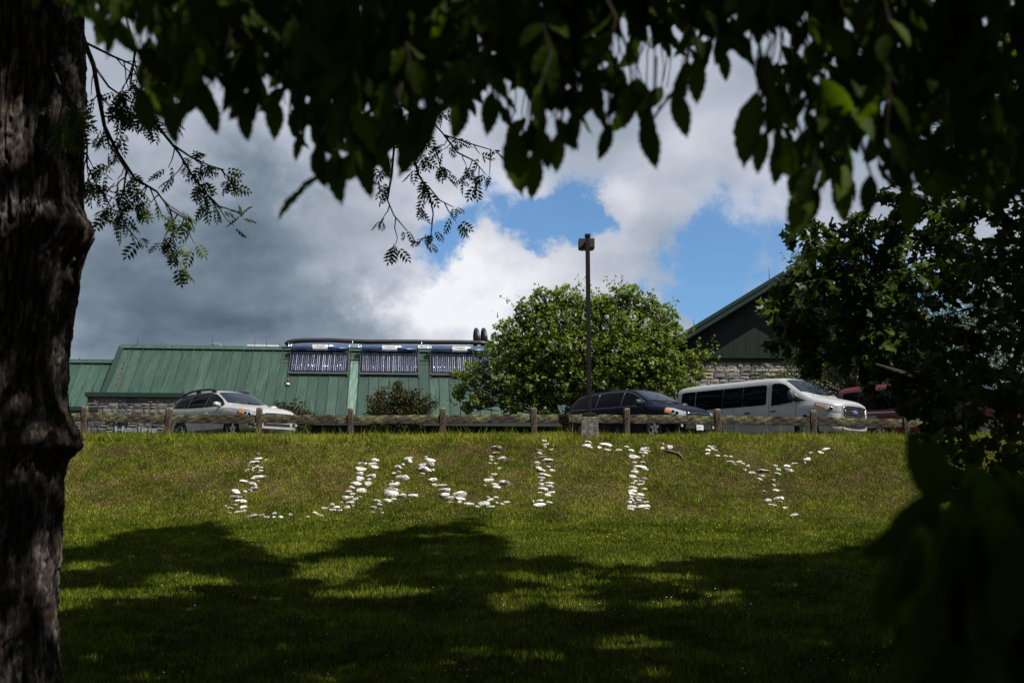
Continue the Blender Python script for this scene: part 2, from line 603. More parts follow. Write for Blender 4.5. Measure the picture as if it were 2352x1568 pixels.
    k.color(k.ramp(g, [(.38, (.035, .031, .025)), (.5, (.095, .085, .07)), (.62, (.19, .175, .145))]))
    k.bump(g, .5, .02)
    M['concrete'] = m
    M['lampglass'] = mat('lamp_lens', (.10, .11, .07), .2)
    # vehicles
    def paint(n, c, metal, rough=.3, flake=True):
        m_ = mat(n, c, rough, metal, .5)
        m_.node_tree.nodes['Principled BSDF'].inputs['Coat Weight'].default_value = 0.35
        m_.node_tree.nodes['Principled BSDF'].inputs['Coat Roughness'].default_value = .04
        return m_
    M['p_silver'] = paint('silver_paint', (.42, .42, .42), .3, .35)
    M['p_navy'] = paint('navy_paint', (.003, .0045, .015), .0, .35); M['p_navy'].node_tree.nodes['Principled BSDF'].inputs['Specular IOR Level'].default_value = .06; M['p_navy'].node_tree.nodes['Principled BSDF'].inputs['Coat Weight'].default_value = .12
    M['p_white'] = paint('white_silver_paint', (.36, .37, .38), .1, .35)
    M['p_red'] = paint('red_paint', (.10, .002, .006), .0, .3)
    M['glass'] = mat('tinted_glass', (.002, .003, .005), .03, spec=.06)
    M['screen'] = mat('windscreen_glass', (.006, .012, .022), .03, spec=.28)
    M['blackplastic'] = mat('black_plastic', (.014, .014, .015), .5)
    M['greyplastic'] = mat('grey_plastic', (.05, .05, .055), .5)
    M['tyre'] = mat('tyre_rubber', (.012, .012, .012), .8)
    M['rim'] = mat('alloy_rim', (.45, .46, .47), .3, .9)
    M['chrome'] = mat('chrome', (.75, .76, .78), .08, 1.0)
    M['lamplens'] = mat('headlamp_lens', (.42, .44, .46), .15, .45, spec=.8)
    M['amber'] = mat('amber_lens', (.62, .20, .02), .2)
    M['redlens'] = mat('red_lens', (.30, .01, .01), .2)
    M['bluechrome'] = mat('blue_chrome_grille', (.28, .34, .50), .12, .9)
    M['stripe'] = mat('pale_stripe', (.45, .45, .45), .4)
    M['platewhite'] = mat('plate_white', (.70, .71, .74), .45)
    # foliage
    M['lf_near'] = leaf_mat('near_leaf', (.026, .044, .004), (.075, .120, .009), .55, .6, use_attr=False, spec=.08)
    M['lf_near2'] = leaf_mat('near_leaf_mass', (.026, .044, .004), (.075, .120, .009), .55, .6, spec=.08)
    M['lf_tulip'] = leaf_mat('tulip_leaf', (.024, .044, .006), (.075, .118, .014), .38, .45, use_attr=False, spec=.2)
    M['lf_tulip2'] = leaf_mat('tulip_leaf_mass', (.024, .044, .006), (.075, .118, .014), .38, .45, spec=.2)
    M['lf_walnut'] = leaf_mat('walnut_leaf', (.028, .050, .008), (.070, .110, .018), .35, .45)
    M['lf_crown'] = leaf_mat('crown_leaf', (.018, .034, .005), (.045, .075, .010), .08, .6, spec=.1)
    M['lf_redbud'] = leaf_mat('redbud_leaf', (.030, .060, .004), (.20, .245, .038), .36, .45)
    M['lf_cherry'] = leaf_mat('cherry_leaf', (.022, .042, .008), (.080, .115, .028), .28, .45)
    M['lf_shrub'] = leaf_mat('shrub_leaf', (.018, .028, .006), (.060, .038, .014), .2, .5, spec=.2)
    M['lf_far'] = leaf_mat('far_leaf', (.10, .13, .02), (.16, .19, .04), .3, .5)
    M['petal_w'] = mat('white_petal', (.6, .6, .55), .7)
    M['petal_y'] = mat('yellow_petal', (.65, .42, .02), .6)
    M['stick'] = mat('dead_stick', (.11, .09, .075), .9)

make_materials()
# ------------------------------------------------------------------ terrain
_py = np.array([-80, -20, 0, 6, 11, 18, 23, 25.8, 27.2, 31.0, 31.9, 32.7, 34.0, 36.0, 700.])
_pz = np.array([-.6, -.1, 0, 0, .05, .55, .98, 1.27, 1.56, 3.36, 3.61, 3.68, 3.72, 3.76, 3.76])
_ty = np.arange(-80, 120, .05)
_tz = np.interp(_ty, _py, _pz)
_kk = np.exp(-.5 * (np.arange(-30, 31) / 9.0) ** 2); _kk /= _kk.sum()
_tz = np.convolve(np.pad(_tz, 30, mode='edge'), _kk, 'valid')


def ground_z(X, Y):
    X = np.asarray(X, float); Y = np.asarray(Y, float)
    z = np.interp(Y, _ty, _tz)
    w = np.clip((34 - Y) / 4, 0, 1) * np.clip((Y + 20) / 20, 0, 1)
    z = z + w * (.10 * (fbm(X * .16 + 9, Y * .16 + 4, 3, 3) - .5) + .05 * (fbm(X * .9, Y * .9, 8, 2) - .5))
    return z


def G(px, py):
    """where the direction (px,py) meets the ground"""
    a, b, c = ray(px, py)
    Y = np.arange(5, 34, .02)
    x = a / b * Y; z = EYE + c / b * Y
    d = z - ground_z(x, Y)
    i = np.argmax(d < 0) if (d < 0).any() else len(Y) - 1
    return Vector((x[i], Y[i], float(ground_z(x[i], Y[i]))))


def terrain():
    ys = np.concatenate([np.linspace(-300, -12, 10), np.linspace(-10, 9, 24), np.arange(9.4, 36.2, .22), np.linspace(37, 60, 10), np.array([80, 130, 250, 500, 900.])])
    xs = np.concatenate([np.array([-900, -400, -200, -100, -60, -40.]), np.arange(-30, 30.1, .5), np.array([40, 60, 100, 200, 400, 900.])])
    Xg, Yg = np.meshgrid(xs, ys, indexing='ij')
    Zg = ground_z(Xg, np.clip(Yg, -79, 119))
    n, m = Xg.shape
    V = np.stack([Xg, Yg, Zg], -1).reshape(-1, 3)
    i, j = np.meshgrid(np.arange(n - 1), np.arange(m - 1), indexing='ij')
    q = np.stack([i * m + j, (i + 1) * m + j, (i + 1) * m + j + 1, i * m + j + 1], -1).reshape(-1, 4)
    o = link('lawn', np_mesh('lawn', V, q, True), M['soil'])
    tag(o, 'mown lawn rising to a steep grass bank below the fence', 'lawn', kind='structure')
    pk = MB()
    xs2 = np.linspace(-45, 45, 10); ys2 = np.array([34.4, 36, 38, 42, 46, 49.5])
    A = np.zeros((len(xs2), len(ys2), 3))
    for ii, x_ in enumerate(xs2):
        for jj, y_ in enumerate(ys2):
            A[ii, jj] = (x_, y_, float(np.interp(y_, _ty, _tz)) + .02)
    pk.grid(A)
    tag(pk.build('parking_lot', M['asphalt']), 'dark asphalt parking area behind the rail fence', 'parking lot', kind='structure')


terrain()
PARK_Z = 3.765


def grass():
    rng = np.random.default_rng(5)
    zones = [  # (y0, y1, count, height, width)
        (10.2, 16.0, 165000, .055, .006),
        (16.0, 22.0, 165000, .058, .0075),
        (22.0, 27.0, 230000, .052, .009),
        (27.0, 31.6, 320000, .050, .0098),
        (31.4, 32.9, 95000, .115, .010),
    ]
    PX = []; H = []; Wd = []
    for y0, y1, n, h, w in zones:
        Y = rng.uniform(y0, y1, n)
        half = Y * .47 + .8
        X = rng.uniform(-1, 1, n) * half
        hh = h * rng.uniform(.45, 1.45, n)
        PX.append(np.stack([X, Y], 1)); H.append(hh); Wd.append(np.full(n, w) * rng.uniform(.7, 1.3, n))
    XY = np.concatenate(PX); H = np.concatenate(H); Wd = np.concatenate(Wd)
    X, Y = XY[:, 0], XY[:, 1]
    # bare scruffy patches on the bank, tufts elsewhere
    bank = np.clip((Y - 25.5) / 2.5, 0, 1)
    patch = fbm(X * .95 + 31, Y * 1.3 + 12, 21, 4)
    fine = fbm(X * 3.1, Y * 3.1, 33, 3)
    crest = np.clip((Y - 30.9) / .8, 0, 1)
    dry = (.18 + np.clip((patch - .46) * 3.0, 0, .5)) * bank * (1 - .65 * crest) + .05
    dry = dry + .28 * bank * (fine > .48) * (1 - .6 * crest)
    dry = np.clip(dry, 0, .92)
    isdry = rng.random(len(X)) < dry
    tuft = fbm(X * 1.9 + 5, Y * 1.9, 41, 2)
    H = H * (.55 + .95 * tuft) * np.where(isdry, .55, 1.0)
    tall = rng.random(len(X)) < (.006 + .025 * crest)
    H = np.where(tall, H * 2.3, H)
    tint = np.clip(rng.normal(.46, .26, len(X)) + .7 * (fbm(X * 1.1, Y * 1.1, 57, 3) - .5) + .5 * (fbm(X * 6, Y * 6, 63, 2) - .5) + .15 * crest + .19 * bank, 0, 1)
    Z = ground_z(X, Y)
    a = rng.uniform(0, 2 * np.pi, len(X))
    lean = rng.uniform(.1, .8, len(X)) * H
    la = rng.uniform(0, 2 * np.pi, len(X))
    dx = np.cos(a) * Wd; dy = np.sin(a) * Wd
    n = len(X)
    V = np.empty((n, 3, 3), np.float32)
    V[:, 0] = np.stack([X - dx, Y - dy, Z - .005], 1)
    V[:, 1] = np.stack([X + dx, Y + dy, Z - .005], 1)
    V[:, 2] = np.stack([X + np.cos(la) * lean, Y + np.sin(la) * lean, Z + H], 1)
    T = np.arange(n * 3, dtype=np.int32).reshape(n, 3)
    me = np_mesh('grass', V.reshape(-1, 3), T, False, {'tint': np.repeat(tint, 3), 'dry': np.repeat(isdry.astype(np.float32), 3)})
    tag(link('grass', me, M['grass']), 'short grass covering the lawn and the bank, dry and brown in patches', 'grass', kind='stuff')
    # clover heads on the shaded lawn and buttercups at the foot of the bank
    for nm, mt, cnt, lab, yr, thr, sz, sd in (('clover_flowers', 'petal_w', 260, 'tiny white clover heads scattered through the shaded lawn', (10.4, 21), .5, .009, 3),
                                              ('buttercups', 'petal_y', 130, 'tiny yellow buttercups scattered at the foot of the bank', (22, 26.5), .5, .013, 4)):
        r2 = np.random.default_rng(sd)
        Y = r2.uniform(*yr, cnt * 4); X = r2.uniform(-1, 1, cnt * 4) * Y * .46
        k = fbm(X * .5 + sd, Y * .5, 77 + sd, 2) > thr
        X = X[k][:cnt]; Y = Y[k][:cnt]
        Z = ground_z(X, Y) + r2.uniform(.06, .11, len(X))
        oc = np.array([(1, 0, 0), (-1, 0, 0), (0, 1, 0), (0, -1, 0), (0, 0, .8), (0, 0, -.8)]) * sz
        of = np.array([(0, 2, 4), (2, 1, 4), (1, 3, 4), (3, 0, 4), (2, 0, 5), (1, 2, 5), (3, 1, 5), (0, 3, 5)])
        C = np.stack([X, Y, Z], 1)
        V = (C[:, None, :] + oc[None]).reshape(-1, 3)
        T = (of[None] + (np.arange(len(C)) * 6)[:, None, None]).reshape(-1, 3)
        tag(link(nm, np_mesh(nm, V, T), M[mt]), lab, 'flowers', kind='stuff')


grass()
# ------------------------------------------------------------------ buildings
WMAT = {}


def put(o, Mw, parent=None):
    """give o the world matrix Mw, as a child of parent"""
    WMAT[o.name] = Mw.copy()
    if parent is not None:
        o.parent = parent
        o.matrix_local = WMAT[parent.name].inverted() @ Mw
    else:
        o.matrix_local = Mw
    return o


def base(name, loc):
    o = empty(name)
    return put(o, Matrix.Translation(Vector(loc)))


def frame(o, ex, ey, ez):
    m = Matrix.Identity(4)
    for r_ in range(3):
        m[r_][0] = ex[r_]; m[r_][1] = ey[r_]; m[r_][2] = ez[r_]; m[r_][3] = o[r_]
    return m


def hit(px, py, o, n):
    a, b, c = ray(px, py)
    d = Vector((a, b, c)); c0 = Vector((0, 0, EYE))
    t = (Vector(o) - c0).dot(n) / d.dot(n)
    return c0 + d * t


YAW = R(5.5); RP = R(42)
EX = Vector((math.cos(YAW), math.sin(YAW), 0))
FW = Vector((-math.sin(YAW), math.cos(YAW), 0))
UPS = FW * math.cos(RP) + Vector((0, 0, math.sin(RP)))
NRM = EX.cross(UPS)
L0 = P(285, 797, 54)
MROOF = frame(L0, EX, UPS, NRM)
SLOPE = 5.55
SEAM = 0.47
NPAN = 58
lodge = base('lodge_building', (L0.x + 13, L0.y, PARK_Z))
tag(lodge, 'long low lodge with a steep green standing-seam metal roof and stone walls', 'building')


def panel_mesh(length, w=SEAM):
    b = MB()
    b.box((w / 2, -length / 2, -.012), (w - .006, length, .024))
    b.box((.012, -length / 2, .028), (.022, length, .056))
    b.box((w * .36, -length / 2, .003), (.012, length, .006))
    b.box((w * .68, -length / 2, .003), (.012, length, .006))
    return b.mesh('roof_panel')


def roof_part(name, Mw, length, n, x0, parent):
    deck = MB()
    deck.box((x0 + n * SEAM / 2, -length / 2, -.09), (n * SEAM, length - .02, .12))
    d = put(deck.build(name, M['soffit']), Mw, parent)
    me = panel_mesh(length)
    me.materials.append(M['roof'])
    for i in range(n):
        o = link('roof_panel', me)
        put(o, Mw @ Matrix.Translation((x0 + i * SEAM, 0, 0)), d)
    return d


main_roof = roof_part('roof', MROOF, SLOPE, NPAN, 0.0, lodge)
b = MB()
LEN = NPAN * SEAM
b.box((LEN / 2 - .06, -.07, .075), (LEN + .2, .26, .05)); b.box((LEN / 2 - .06, .06, -.05), (LEN + .2, .05, .30))
put(b.build('ridge_cap', M['roof']), MROOF, main_roof)
b = MB(); b.box((-.13, -SLOPE / 2, -.13), (.20, SLOPE, .44)); b.box((-.02, -SLOPE / 2, .09), (.05, SLOPE, .012))
put(b.build('rake_trim', M['trim']), MROOF, main_roof)
# back slope
b = MB(); UB = FW * math.cos(RP) - Vector((0, 0, math.sin(RP)))
b.box((LEN / 2, SLOPE / 2, -.08), (LEN, SLOPE, .12))
put(b.build('back_slope', M['roof']), frame(L0, EX, UB, EX.cross(UB)), lodge)
# walls under the eaves
EAVE = L0 - UPS * SLOPE
b = MB()
b.box((LEN / 2, .75 + 3.2, (EAVE.z - 3.3) / 2 + 3.3 - EAVE.z - .1), (LEN - .6, 6.4, EAVE.z - 3.3))
put(b.build('lower_wall', M['siding']), frame(EAVE, EX, FW, Vector((0, 0, 1))), lodge)
b = MB(); b.box((LEN / 2, -.05, -.16), (LEN, .1, .18))
put(b.build('gutter', M['soffit']), frame(EAVE, EX, FW, Vector((0, 0, 1))), lodge)
# gable end filling
b = MB()
zt_ = -(L0.z - EAVE.z)
b.prism([(0 + .75, -.3), (SLOPE * math.cos(RP) , L0.z - EAVE.z - .3), (2 * SLOPE * math.cos(RP) - .75, -.3)], (.12, .24), 0)
put(b.build('gable_end', M['siding']), frame(EAVE, EX, FW, Vector((0, 0, 1))), lodge)

# lower wing at the left
OW = L0 - NRM * .45
wr = hit(200, 831, OW, NRM)
yl = (wr - OW).dot(UPS)
MWING = frame(OW + UPS * yl, EX, UPS, NRM)
wing_len = SLOPE + yl + .45
wing = roof_part('wing_roof', MWING, wing_len, 16, -16 * SEAM + .05, lodge)
b = MB(); b.box((-3.7, -.07, .075), (7.6, .26, .05)); b.box((-3.7, .06, -.05), (7.6, .05, .3))
put(b.build('ridge_cap', M['roof']), MWING, wing)
b = MB(); b.box((-3.7, wing_len / 2, -.08), (7.5, wing_len, .1))
put(b.build('back_slope', M['roof']), frame(OW + UPS * yl, EX, UB, EX.cross(UB)), lodge)
b = MB()
WE = OW + UPS * (yl - wing_len)
b.box((-3.7, .9 + 2.5, (WE.z - 3.3) / 2 + 3.3 - WE.z - .1), (7.2, 5, WE.z - 3.3))
put(b.build('lower_wall', M['siding']), frame(WE, EX, FW, Vector((0, 0, 1))), lodge)


# ---- rubble stone
def stone_variants(n, seed, mk='wallstone'):
    rng = random.Random(seed); outm = []
    for k in range(n):
        nx, nz = 5, 4
        b_ = MB(); ph = rng.random() * 9
        A = np.zeros((nx, nz, 3))
        for i in range(nx):
            for j in range(nz):
                u = i / (nx - 1) - .5; w = j / (nz - 1) - .5
                edge = (i in (0, nx - 1)) or (j in (0, nz - 1))
                d = (.45 if edge else rng.uniform(.55, 1.0)) + (0 if edge else .35 * (w + .1))
                A[i, j] = (u * (1 - (.02 if edge else .0)) + (0 if edge else rng.uniform(-.05, .05)) + rng.uniform(-.012, .012), -d, w + rng.uniform(-.03, .03))
        b_.grid(A, smooth=False)
        # sides back into the mortar
        ring = [A[i, 0] for i in range(nx)] + [A[nx - 1, j] for j in range(1, nz)] + [A[i, nz - 1] for i in range(nx - 2, -1, -1)] + [A[0, j] for j in range(nz - 2, 0, -1)]
        m_ = len(ring)
        vs_ = [tuple(p) for p in ring] + [(p[0], .35, p[2]) for p in ring]
        b_.add(vs_, [(i, m_ + i, m_ + (i + 1) % m_, (i + 1) % m_) for i in range(m_)])
        me = b_.mesh('stone'); me.materials.append(M[mk])
        outm.append(me)
    return outm


STONES = stone_variants(14, 3)
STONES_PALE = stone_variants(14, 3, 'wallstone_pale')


def lay_stones(Mw, width, z0, z1, parent, seed, mean=.42, rowh=(.11, .30), cap=298, pool=None):
    """coursed rubble over the wall's face (face looks along -y of Mw), largest first from the top down"""
    rng = random.Random(seed)
    z = z1; rows = []
    while z - .1 > z0:
        h = min(rng.uniform(*rowh), z - z0)
        rows.append((z - h, z)); z -= h
    cnt = 0
    for (a, b_) in rows:
        x = 0.0
        while x < width - .08 and cnt < cap:
            h = b_ - a
            w = min(rng.uniform(.55, 1.55) * mean * (1.0 if h < .2 else .85), width - x)
            if width - x - w < .14: w = width - x
            parts = [(a, b_)]
            if h > .2 and rng.random() < .35:
                m_ = a + h * rng.uniform(.4, .6); parts = [(a, m_), (m_, b_)]
            for (p, q) in parts:
                o = link('stone', rng.choice(pool or STONES))
                sx = (w - .022) * (1 if rng.random() < .5 else -1)
                S = Matrix.Diagonal((abs(sx), rng.uniform(.045, .085), (q - p - .02), 1))
                put(o, Mw @ Matrix.Translation((x + w / 2, 0, (p + q) / 2)) @ S, parent)
                cnt += 1
            x += w


# stone bay of the lodge
WO = EAVE - FW * .45
wl = hit(201, 908, WO, FW); wrt = hit(421, 908, WO, FW)
w_len = (wrt - wl).dot(EX)
ztop = hit(300, 912, WO, FW).z
MB1 = frame(Vector((wl.x, wl.y, 0)), EX, FW, Vector((0, 0, 1)))
b = MB(); b.box((w_len / 2, .9, (ztop + 3.0) / 2), (w_len, 1.78, ztop - 3.0))
bay = put(b.build('stone_wall', M['mortar']), MB1, lodge)
lay_stones(MB1, w_len, 3.35, ztop - .03, bay, 5, mean=.36)
b = MB(); b.box((w_len / 2, .86, ztop + .085), (w_len + .12, 1.95, .17)); b.box((w_len / 2, -.13, ztop + .10), (w_len + .16, .03, .19))
put(b.build('wall_cap', M['trim']), MB1, lodge)
b = MB(); b.tube([(w_len + .02, 1.0, ztop), (w_len + .02, 1.0, ztop + .3)], .01, 5)
# small bay further left
WO2 = WE - FW * .35
wl2 = hit(60, 940, WO2, FW); wr2 = hit(224, 940, WO2, FW)
w2 = (wr2 - wl2).dot(EX); z2 = hit(200, 943, WO2, FW).z
MB2 = frame(Vector((wl2.x, wl2.y, 0)), EX, FW, Vector((0, 0, 1)))
b = MB(); b.box((w2 / 2, .6, (z2 + 3.0) / 2), (w2, 1.18, z2 - 3.0))
bay2 = put(b.build('stone_wall', M['mortar']), MB2, lodge)
lay_stones(MB2, w2, 3.4, z2 - .03, bay2, 8, mean=.36)
b = MB(); b.box((w2 / 2, .56, z2 + .085), (w2 + .12, 1.4, .17)); b.box((w2 + .09, .55, z2 - .75), (.10, .9, 1.5))
put(b.build('wall_cap', M['trim']), MB2, lodge)


# lightning rods
def rod(p0, h, parent):
    b_ = MB(); b_.tube([(0, 0, 0), (0, 0, h)], [.016, .008], 5)
    put(b_.build('lightning_rod', M['rod']), Matrix.Translation(p0), parent)


for px in (315, 487, 585, 592 + 20):
    q = hit(px, 797, L0 + NRM * .05, NRM); rod(L0 + EX * (q - L0).dot(EX) + Vector((0, 0, .03)), .55, lodge)
for (px, py, O_) in ((212, 905, WO), (420, 905, WO), (162, 932, WO2)):
    q = hit(px, py, O_ + FW * .3, FW); rod(q + Vector((0, 0, .0)), .42, lodge)
# roof hatches on the ridge
for (pa, pb, h_, m_) in ((481, 505, .02, 'alu'), (566, 640, -.06, 'flash')):
    xa = (hit(pa, 797, L0, NRM) - L0).dot(EX); xb = (hit(pb, 797, L0, NRM) - L0).dot(EX)
    b = MB(); b.box(((xa + xb) / 2, .55, -.3 + h_ / 2 + .3), (xb - xa, .8, h_ + .55), bevel=.03)
    put(b.build('roof_hatch', M[m_]), frame(L0, EX, FW, Vector((0, 0, 1))), lodge)
# vent pipe with flashing
q = hit(661, 884, L0, NRM)
b = MB(); b.tube([(0, 0, 0), (0, 0, .10)], [.13, .06], 12)
v_ = put(b.build('vent_flashing', M['flash']), Matrix.Translation(q), lodge)
b = MB(); b.tube([(0, 0, .05), (0, 0, .36)], .045, 10)
put(b.build('vent_pipe', M['rust']), Matrix.Translation(q), lodge)
# cable with clips beside the rake
b = MB()
for k in range(9):
    b.box((.30 + .03 * math.sin(k * 2.1), -.5 - k * .42, .03), (.05, .07, .04))
b.tube([(.32 + .02 * math.sin(k * .9), -.1 - k * .2, .03) for k in range(24)], .014, 5)
put(b.build('cable', M['rust']), MROOF, lodge)
# light metal flashing strip with streaks between the collectors
xa = (hit(803, 870, L0, NRM) - L0).dot(EX)
b = MB(); b.box((xa + .17, -3.1, .004), (.40, 4.2, .012))
M['streak'] = mat('bleached_green', (.10, .17, .135), .5)
_k = NT(M['streak'])
_k.color(_k.ramp(_k.noise(_k.mapv(_k.pos(), (14, .5, .5)), 1.6, 4, .6), [(.35, (.062, .125, .095)), (.55, (.10, .17, .135)), (.7, (.25, .31, .28))]))
put(b.build('bleached_panel', M['streak']), MROOF, lodge)


def text_mesh(cu, name):
    t_ = bpy.data.objects.new('tmp_text', cu)
    me = bpy.data.meshes.new_from_object(t_)
    bpy.data.objects.remove(t_); bpy.data.curves.remove(cu)
    me.name = name
    return me


def text(name, body, size, m_, Mw, parent, ext=0.002, sx=1.0):
    cu = bpy.data.curves.new(name, 'FONT'); cu.body = body; cu.size = size
    cu.extrude = ext; cu.align_x = 'LEFT'
    o = link(name, text_mesh(cu, name), m_)
    put(o, Mw @ Matrix.Diagonal((sx, 1, 1, 1)), parent)
    return o


# raised letters on the stone bay (face looks along -FW)
UPV = Vector((0, 0, 1))
for (word, pxa, pxb, top) in (('Hall', 247, 297, 947), ('Healing', 262, 360, 978)):
    a_ = hit(pxa, top, WO - FW * .14, FW); b_ = hit(pxb, top, WO - FW * .14, FW)
    Mt = frame(a_ - UPV * .335, EX, UPV, -FW)
    o = text('sign_lettering', word, .48, M['letter'], Mt, bay, .02)
    xs_t = [v.co.x for v in o.data.vertices]; wdt = max(xs_t) - min(xs_t)
    put(o, Mt @ Matrix.Diagonal(((b_ - a_).length / wdt, 1, 1, 1)), bay)


# ---- solar collectors on the roof
def collector(px0, px1, label):
    xa = (hit(px0, 800, L0, NRM) - L0).dot(EX); xb = (hit(px1, 800, L0, NRM) - L0).dot(EX)
    wd = xb - xa
    root = empty('solar_collector')
    Mc = MROOF @ Matrix.Translation(((xa + xb) / 2, -.40, .08)) @ Matrix.Rotation(R(4), 4, 'X')
    put(root, Mc)
    tag(root, label, 'solar collector', 'evacuated-tube solar collectors on the green roof')
    b_ = MB(); b_.tube([(-wd / 2, .02, .30), (wd / 2, .02, .30)], .205, 28)
    tank = b_.build('tank', M['steel']); put(tank, Mc, root)
    for s in (-1, 1):
        c_ = MB(); c_.tube([(s * wd / 2, .02, .30), (s * (wd / 2 + .03), .02, .30)], [.212, .20], 24)
        put(c_.build('end_cap', M['alu']), Mc, tank)
    # label plate with its lettering
    Mp = Mc @ Matrix.Translation((0, .02, .30)) @ Matrix.Rotation(R(22), 4, 'X')
    pl = MB(); A = np.zeros((2, 7, 3))
    for j in range(7):
        t = R(-52 + j * 13) - R(8)
        for i in range(2):
            A[i, j] = ((-.36, .36)[i], math.sin(t) * .211, math.cos(t) * .211)
    pl.grid(A)
    plate = put(pl.build('label_plate', M['plate']), Mp, tank)
    Mt = Mp @ Matrix.Rotation(R(12), 4, 'X')
    text('lettering', 'Rayviance', .155, M['ink_orange'], Mt @ Matrix.Translation((-.30, .015, .213)), tank, .0008, .92)
    wv = MB(); wv.tube([(-.16 + .04 * k, .0 + .016 * math.sin(k * .9), .214) for k in range(11)], .007, 4)
    put(wv.build('wave_mark', M['ink_blue']), Mt, tank)
    text('small_print', 'USA Patent 0,214,984   ID Patent 00123456', .036, M['ink_black'], Mt @ Rx(-18) @ Matrix.Translation((-.34, -.045, .213)), tank, .0006, .85)
    # tubes
    n = 30; tl = 1.55
    tm = MB(); tm.tube([(0, 0, 0), (0, -tl, 0)], .029, 10); tme = tm.mesh('tube'); tme.materials.append(M['tubeglass'])
    for i in range(n):
        x = -wd / 2 + .07 + (wd - .14) * i / (n - 1)
        put(link('tube', tme), Mc @ Matrix.Translation((x, -.16, .17)), root)
    rm = MB()  # bright strips added between the tubes to imitate sky reflections in the glass
    for i in range(n - 1):
        x = -wd / 2 + .07 + (wd - .14) * (i + .5) / (n - 1)
        j = random.uniform(0, .5)
        A = np.zeros((2, 9, 3))
        for q_ in range(9):
            yy = -.34 - (tl - .34) * q_ / 8
            for s in (0, 1):
                A[s, q_] = (x + (-.010 - .008 * j, .010 + .008 * j)[s], yy, .165 + .003 * math.sin(q_ * 1.9 + i * 1.3) + (0, .012)[s] * math.sin(i * 2.2))
        rm.grid(A)
    put(rm.build('glint_strips', M['alu']), Mc, root)
    fr = MB()
    fr.box((0, -.20 - tl, .15), (wd + .04, .10, .09)); fr.box((0, -1.25, .12), (wd + .06, .03, .03))
    for s in (-1, 1):
        fr.box((s * (wd / 2 + .02), -.95, .10), (.035, 1.9, .05))
        fr.box((s * (wd / 2 + .02), .0, .0), (.04, .05, .36))
        fr.box((s * (wd / 2 + .02), -1.75, .0), (.04, .05, .26))
    for yy in (-.45, -.75, -1.78):
        fr.box((0, yy, -.02), (wd + .75, .035, .035))
    f_ = put(fr.build('mounting_frame', M['greyplastic']), Mc, root)
    ca = MB()
    for i in range(n):
        x = -wd / 2 + .07 + (wd - .14) * i / (n - 1)
        ca.tube([(x, -.12 - tl, .17), (x, -.17 - tl, .17)], .036, 8)
    put(ca.build('tube_caps', M['blackplastic']), Mc, f_)
    bl = MB()
    for x in (-wd / 2, -wd / 6, wd / 6, wd / 2):
        bl.box((x, -.20 - tl, .21), (.03, .04, .04))
    put(bl.build('bolts', M['chrome']), Mc, f_)
    hk = MB()
    hk.tube([(wd / 2 + .02, .05, .36), (wd / 2 + .12, .06, .36), (wd / 2 + .17, .12, .42), (wd / 2 + .17, .30, .58)], .014, 5)
    hk.tube([(-wd / 2 - .02, .05, .36), (-wd / 2 - .15, .06, .36), (-wd / 2 - .15, .16, .46)], .014, 5)
    put(hk.build('pipe_hook', M['alu']), Mc, root)


def Rx(d): return Matrix.Rotation(R(d), 4, 'X')


collector(673, 803, 'leftmost solar tube collector with silver tank on the green roof')
collector(831, 960, 'middle solar tube collector with silver tank on the green roof')
collector(989, 1119, 'solar tube collector partly hidden by the leafy tree on the green roof')
# insulated pipe along the top
pp = []
for k, (px, py) in enumerate([(657, 794), (664, 789), (680, 785), (705, 784), (760, 784.5), (803, 786), (850, 787), (900, 788), (950, 788), (1000, 788), (1050, 788.5), (1100, 790), (1128, 792)]):
    pp.append(hit(px, py, L0 + FW * .10 + EX * 0, FW) + Vector((0, 0, .012 * math.sin(k * 1.9))))
b = MB(); b.tube([p - FW * .25 + Vector((0, 0, .02)) for p in pp], .115, 12)
o = b.build('insulated_pipe', M['pipe']); WMAT[o.name] = Matrix.Identity(4)
tag(o, 'thick black insulated pipe running above the solar collectors along the ridge', 'pipe')
for s, lb in ((1092, 'left of the two black elbow vents on the ridge beside the leafy tree'), (1109, 'right of the two black elbow vents on the ridge beside the leafy tree')):
    p0 = hit(s, 812, L0 + FW * .5, FW); p1 = hit(s - 1, 772, L0 + FW * .5, FW); p2 = hit(s, 762, L0 + FW * .45, FW); p3 = hit(s + 1.5, 757, L0 + FW * .30, FW); p4 = hit(s + 3, 759, L0 + FW * .1, FW); p5 = hit(s + 6, 772, L0 - FW * .08, FW); p6 = hit(s + 7, 786, L0 - FW * .12, FW)
    b = MB(); b.tube([p0, p1, p2, p3, p4, p5, p6], .105, 14)
    tag(b.build('elbow_vent', M['pipe']), lb, 'vent', 'black elbow vents on the ridge')

# ---- gabled building at the right
GY = 47.5
gp = lambda px, py, Y=GY: P(px, py, Y)
hall = base('gable_building', (gp(1800, 950).x, GY, PARK_Z))
tag(hall, 'stone building with a dark green gable behind the white van', 'building')
zb = gp(1800, 820).z; xl = gp(1512, 820).x; xr = gp(2088, 820).x; xm = (xl + xr) / 2
za = gp(1800, 648).z
sl = (za - zb) / (xm - xl)
zst = gp(1800, 829).z
b = MB(); b.box(((xl + xr) / 2, 5.1, (zst + 3.0) / 2), (xr - xl, 10, zst - 3.0))
MG = Matrix.Translation((0, GY, 0))
sw = put(b.build('stone_wall', M['mortar']), MG, hall)
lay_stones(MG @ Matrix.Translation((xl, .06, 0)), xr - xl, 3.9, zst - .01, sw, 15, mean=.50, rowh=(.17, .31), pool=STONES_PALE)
bk = MB(); bk.prism([(xl, zb), (xr, zb), (xm, za)], (-.06, 9.9), 1)
gb = put(bk.build('gable', M['siding']), MG, hall)
npn = 20; pw = (xr - xl) / npn
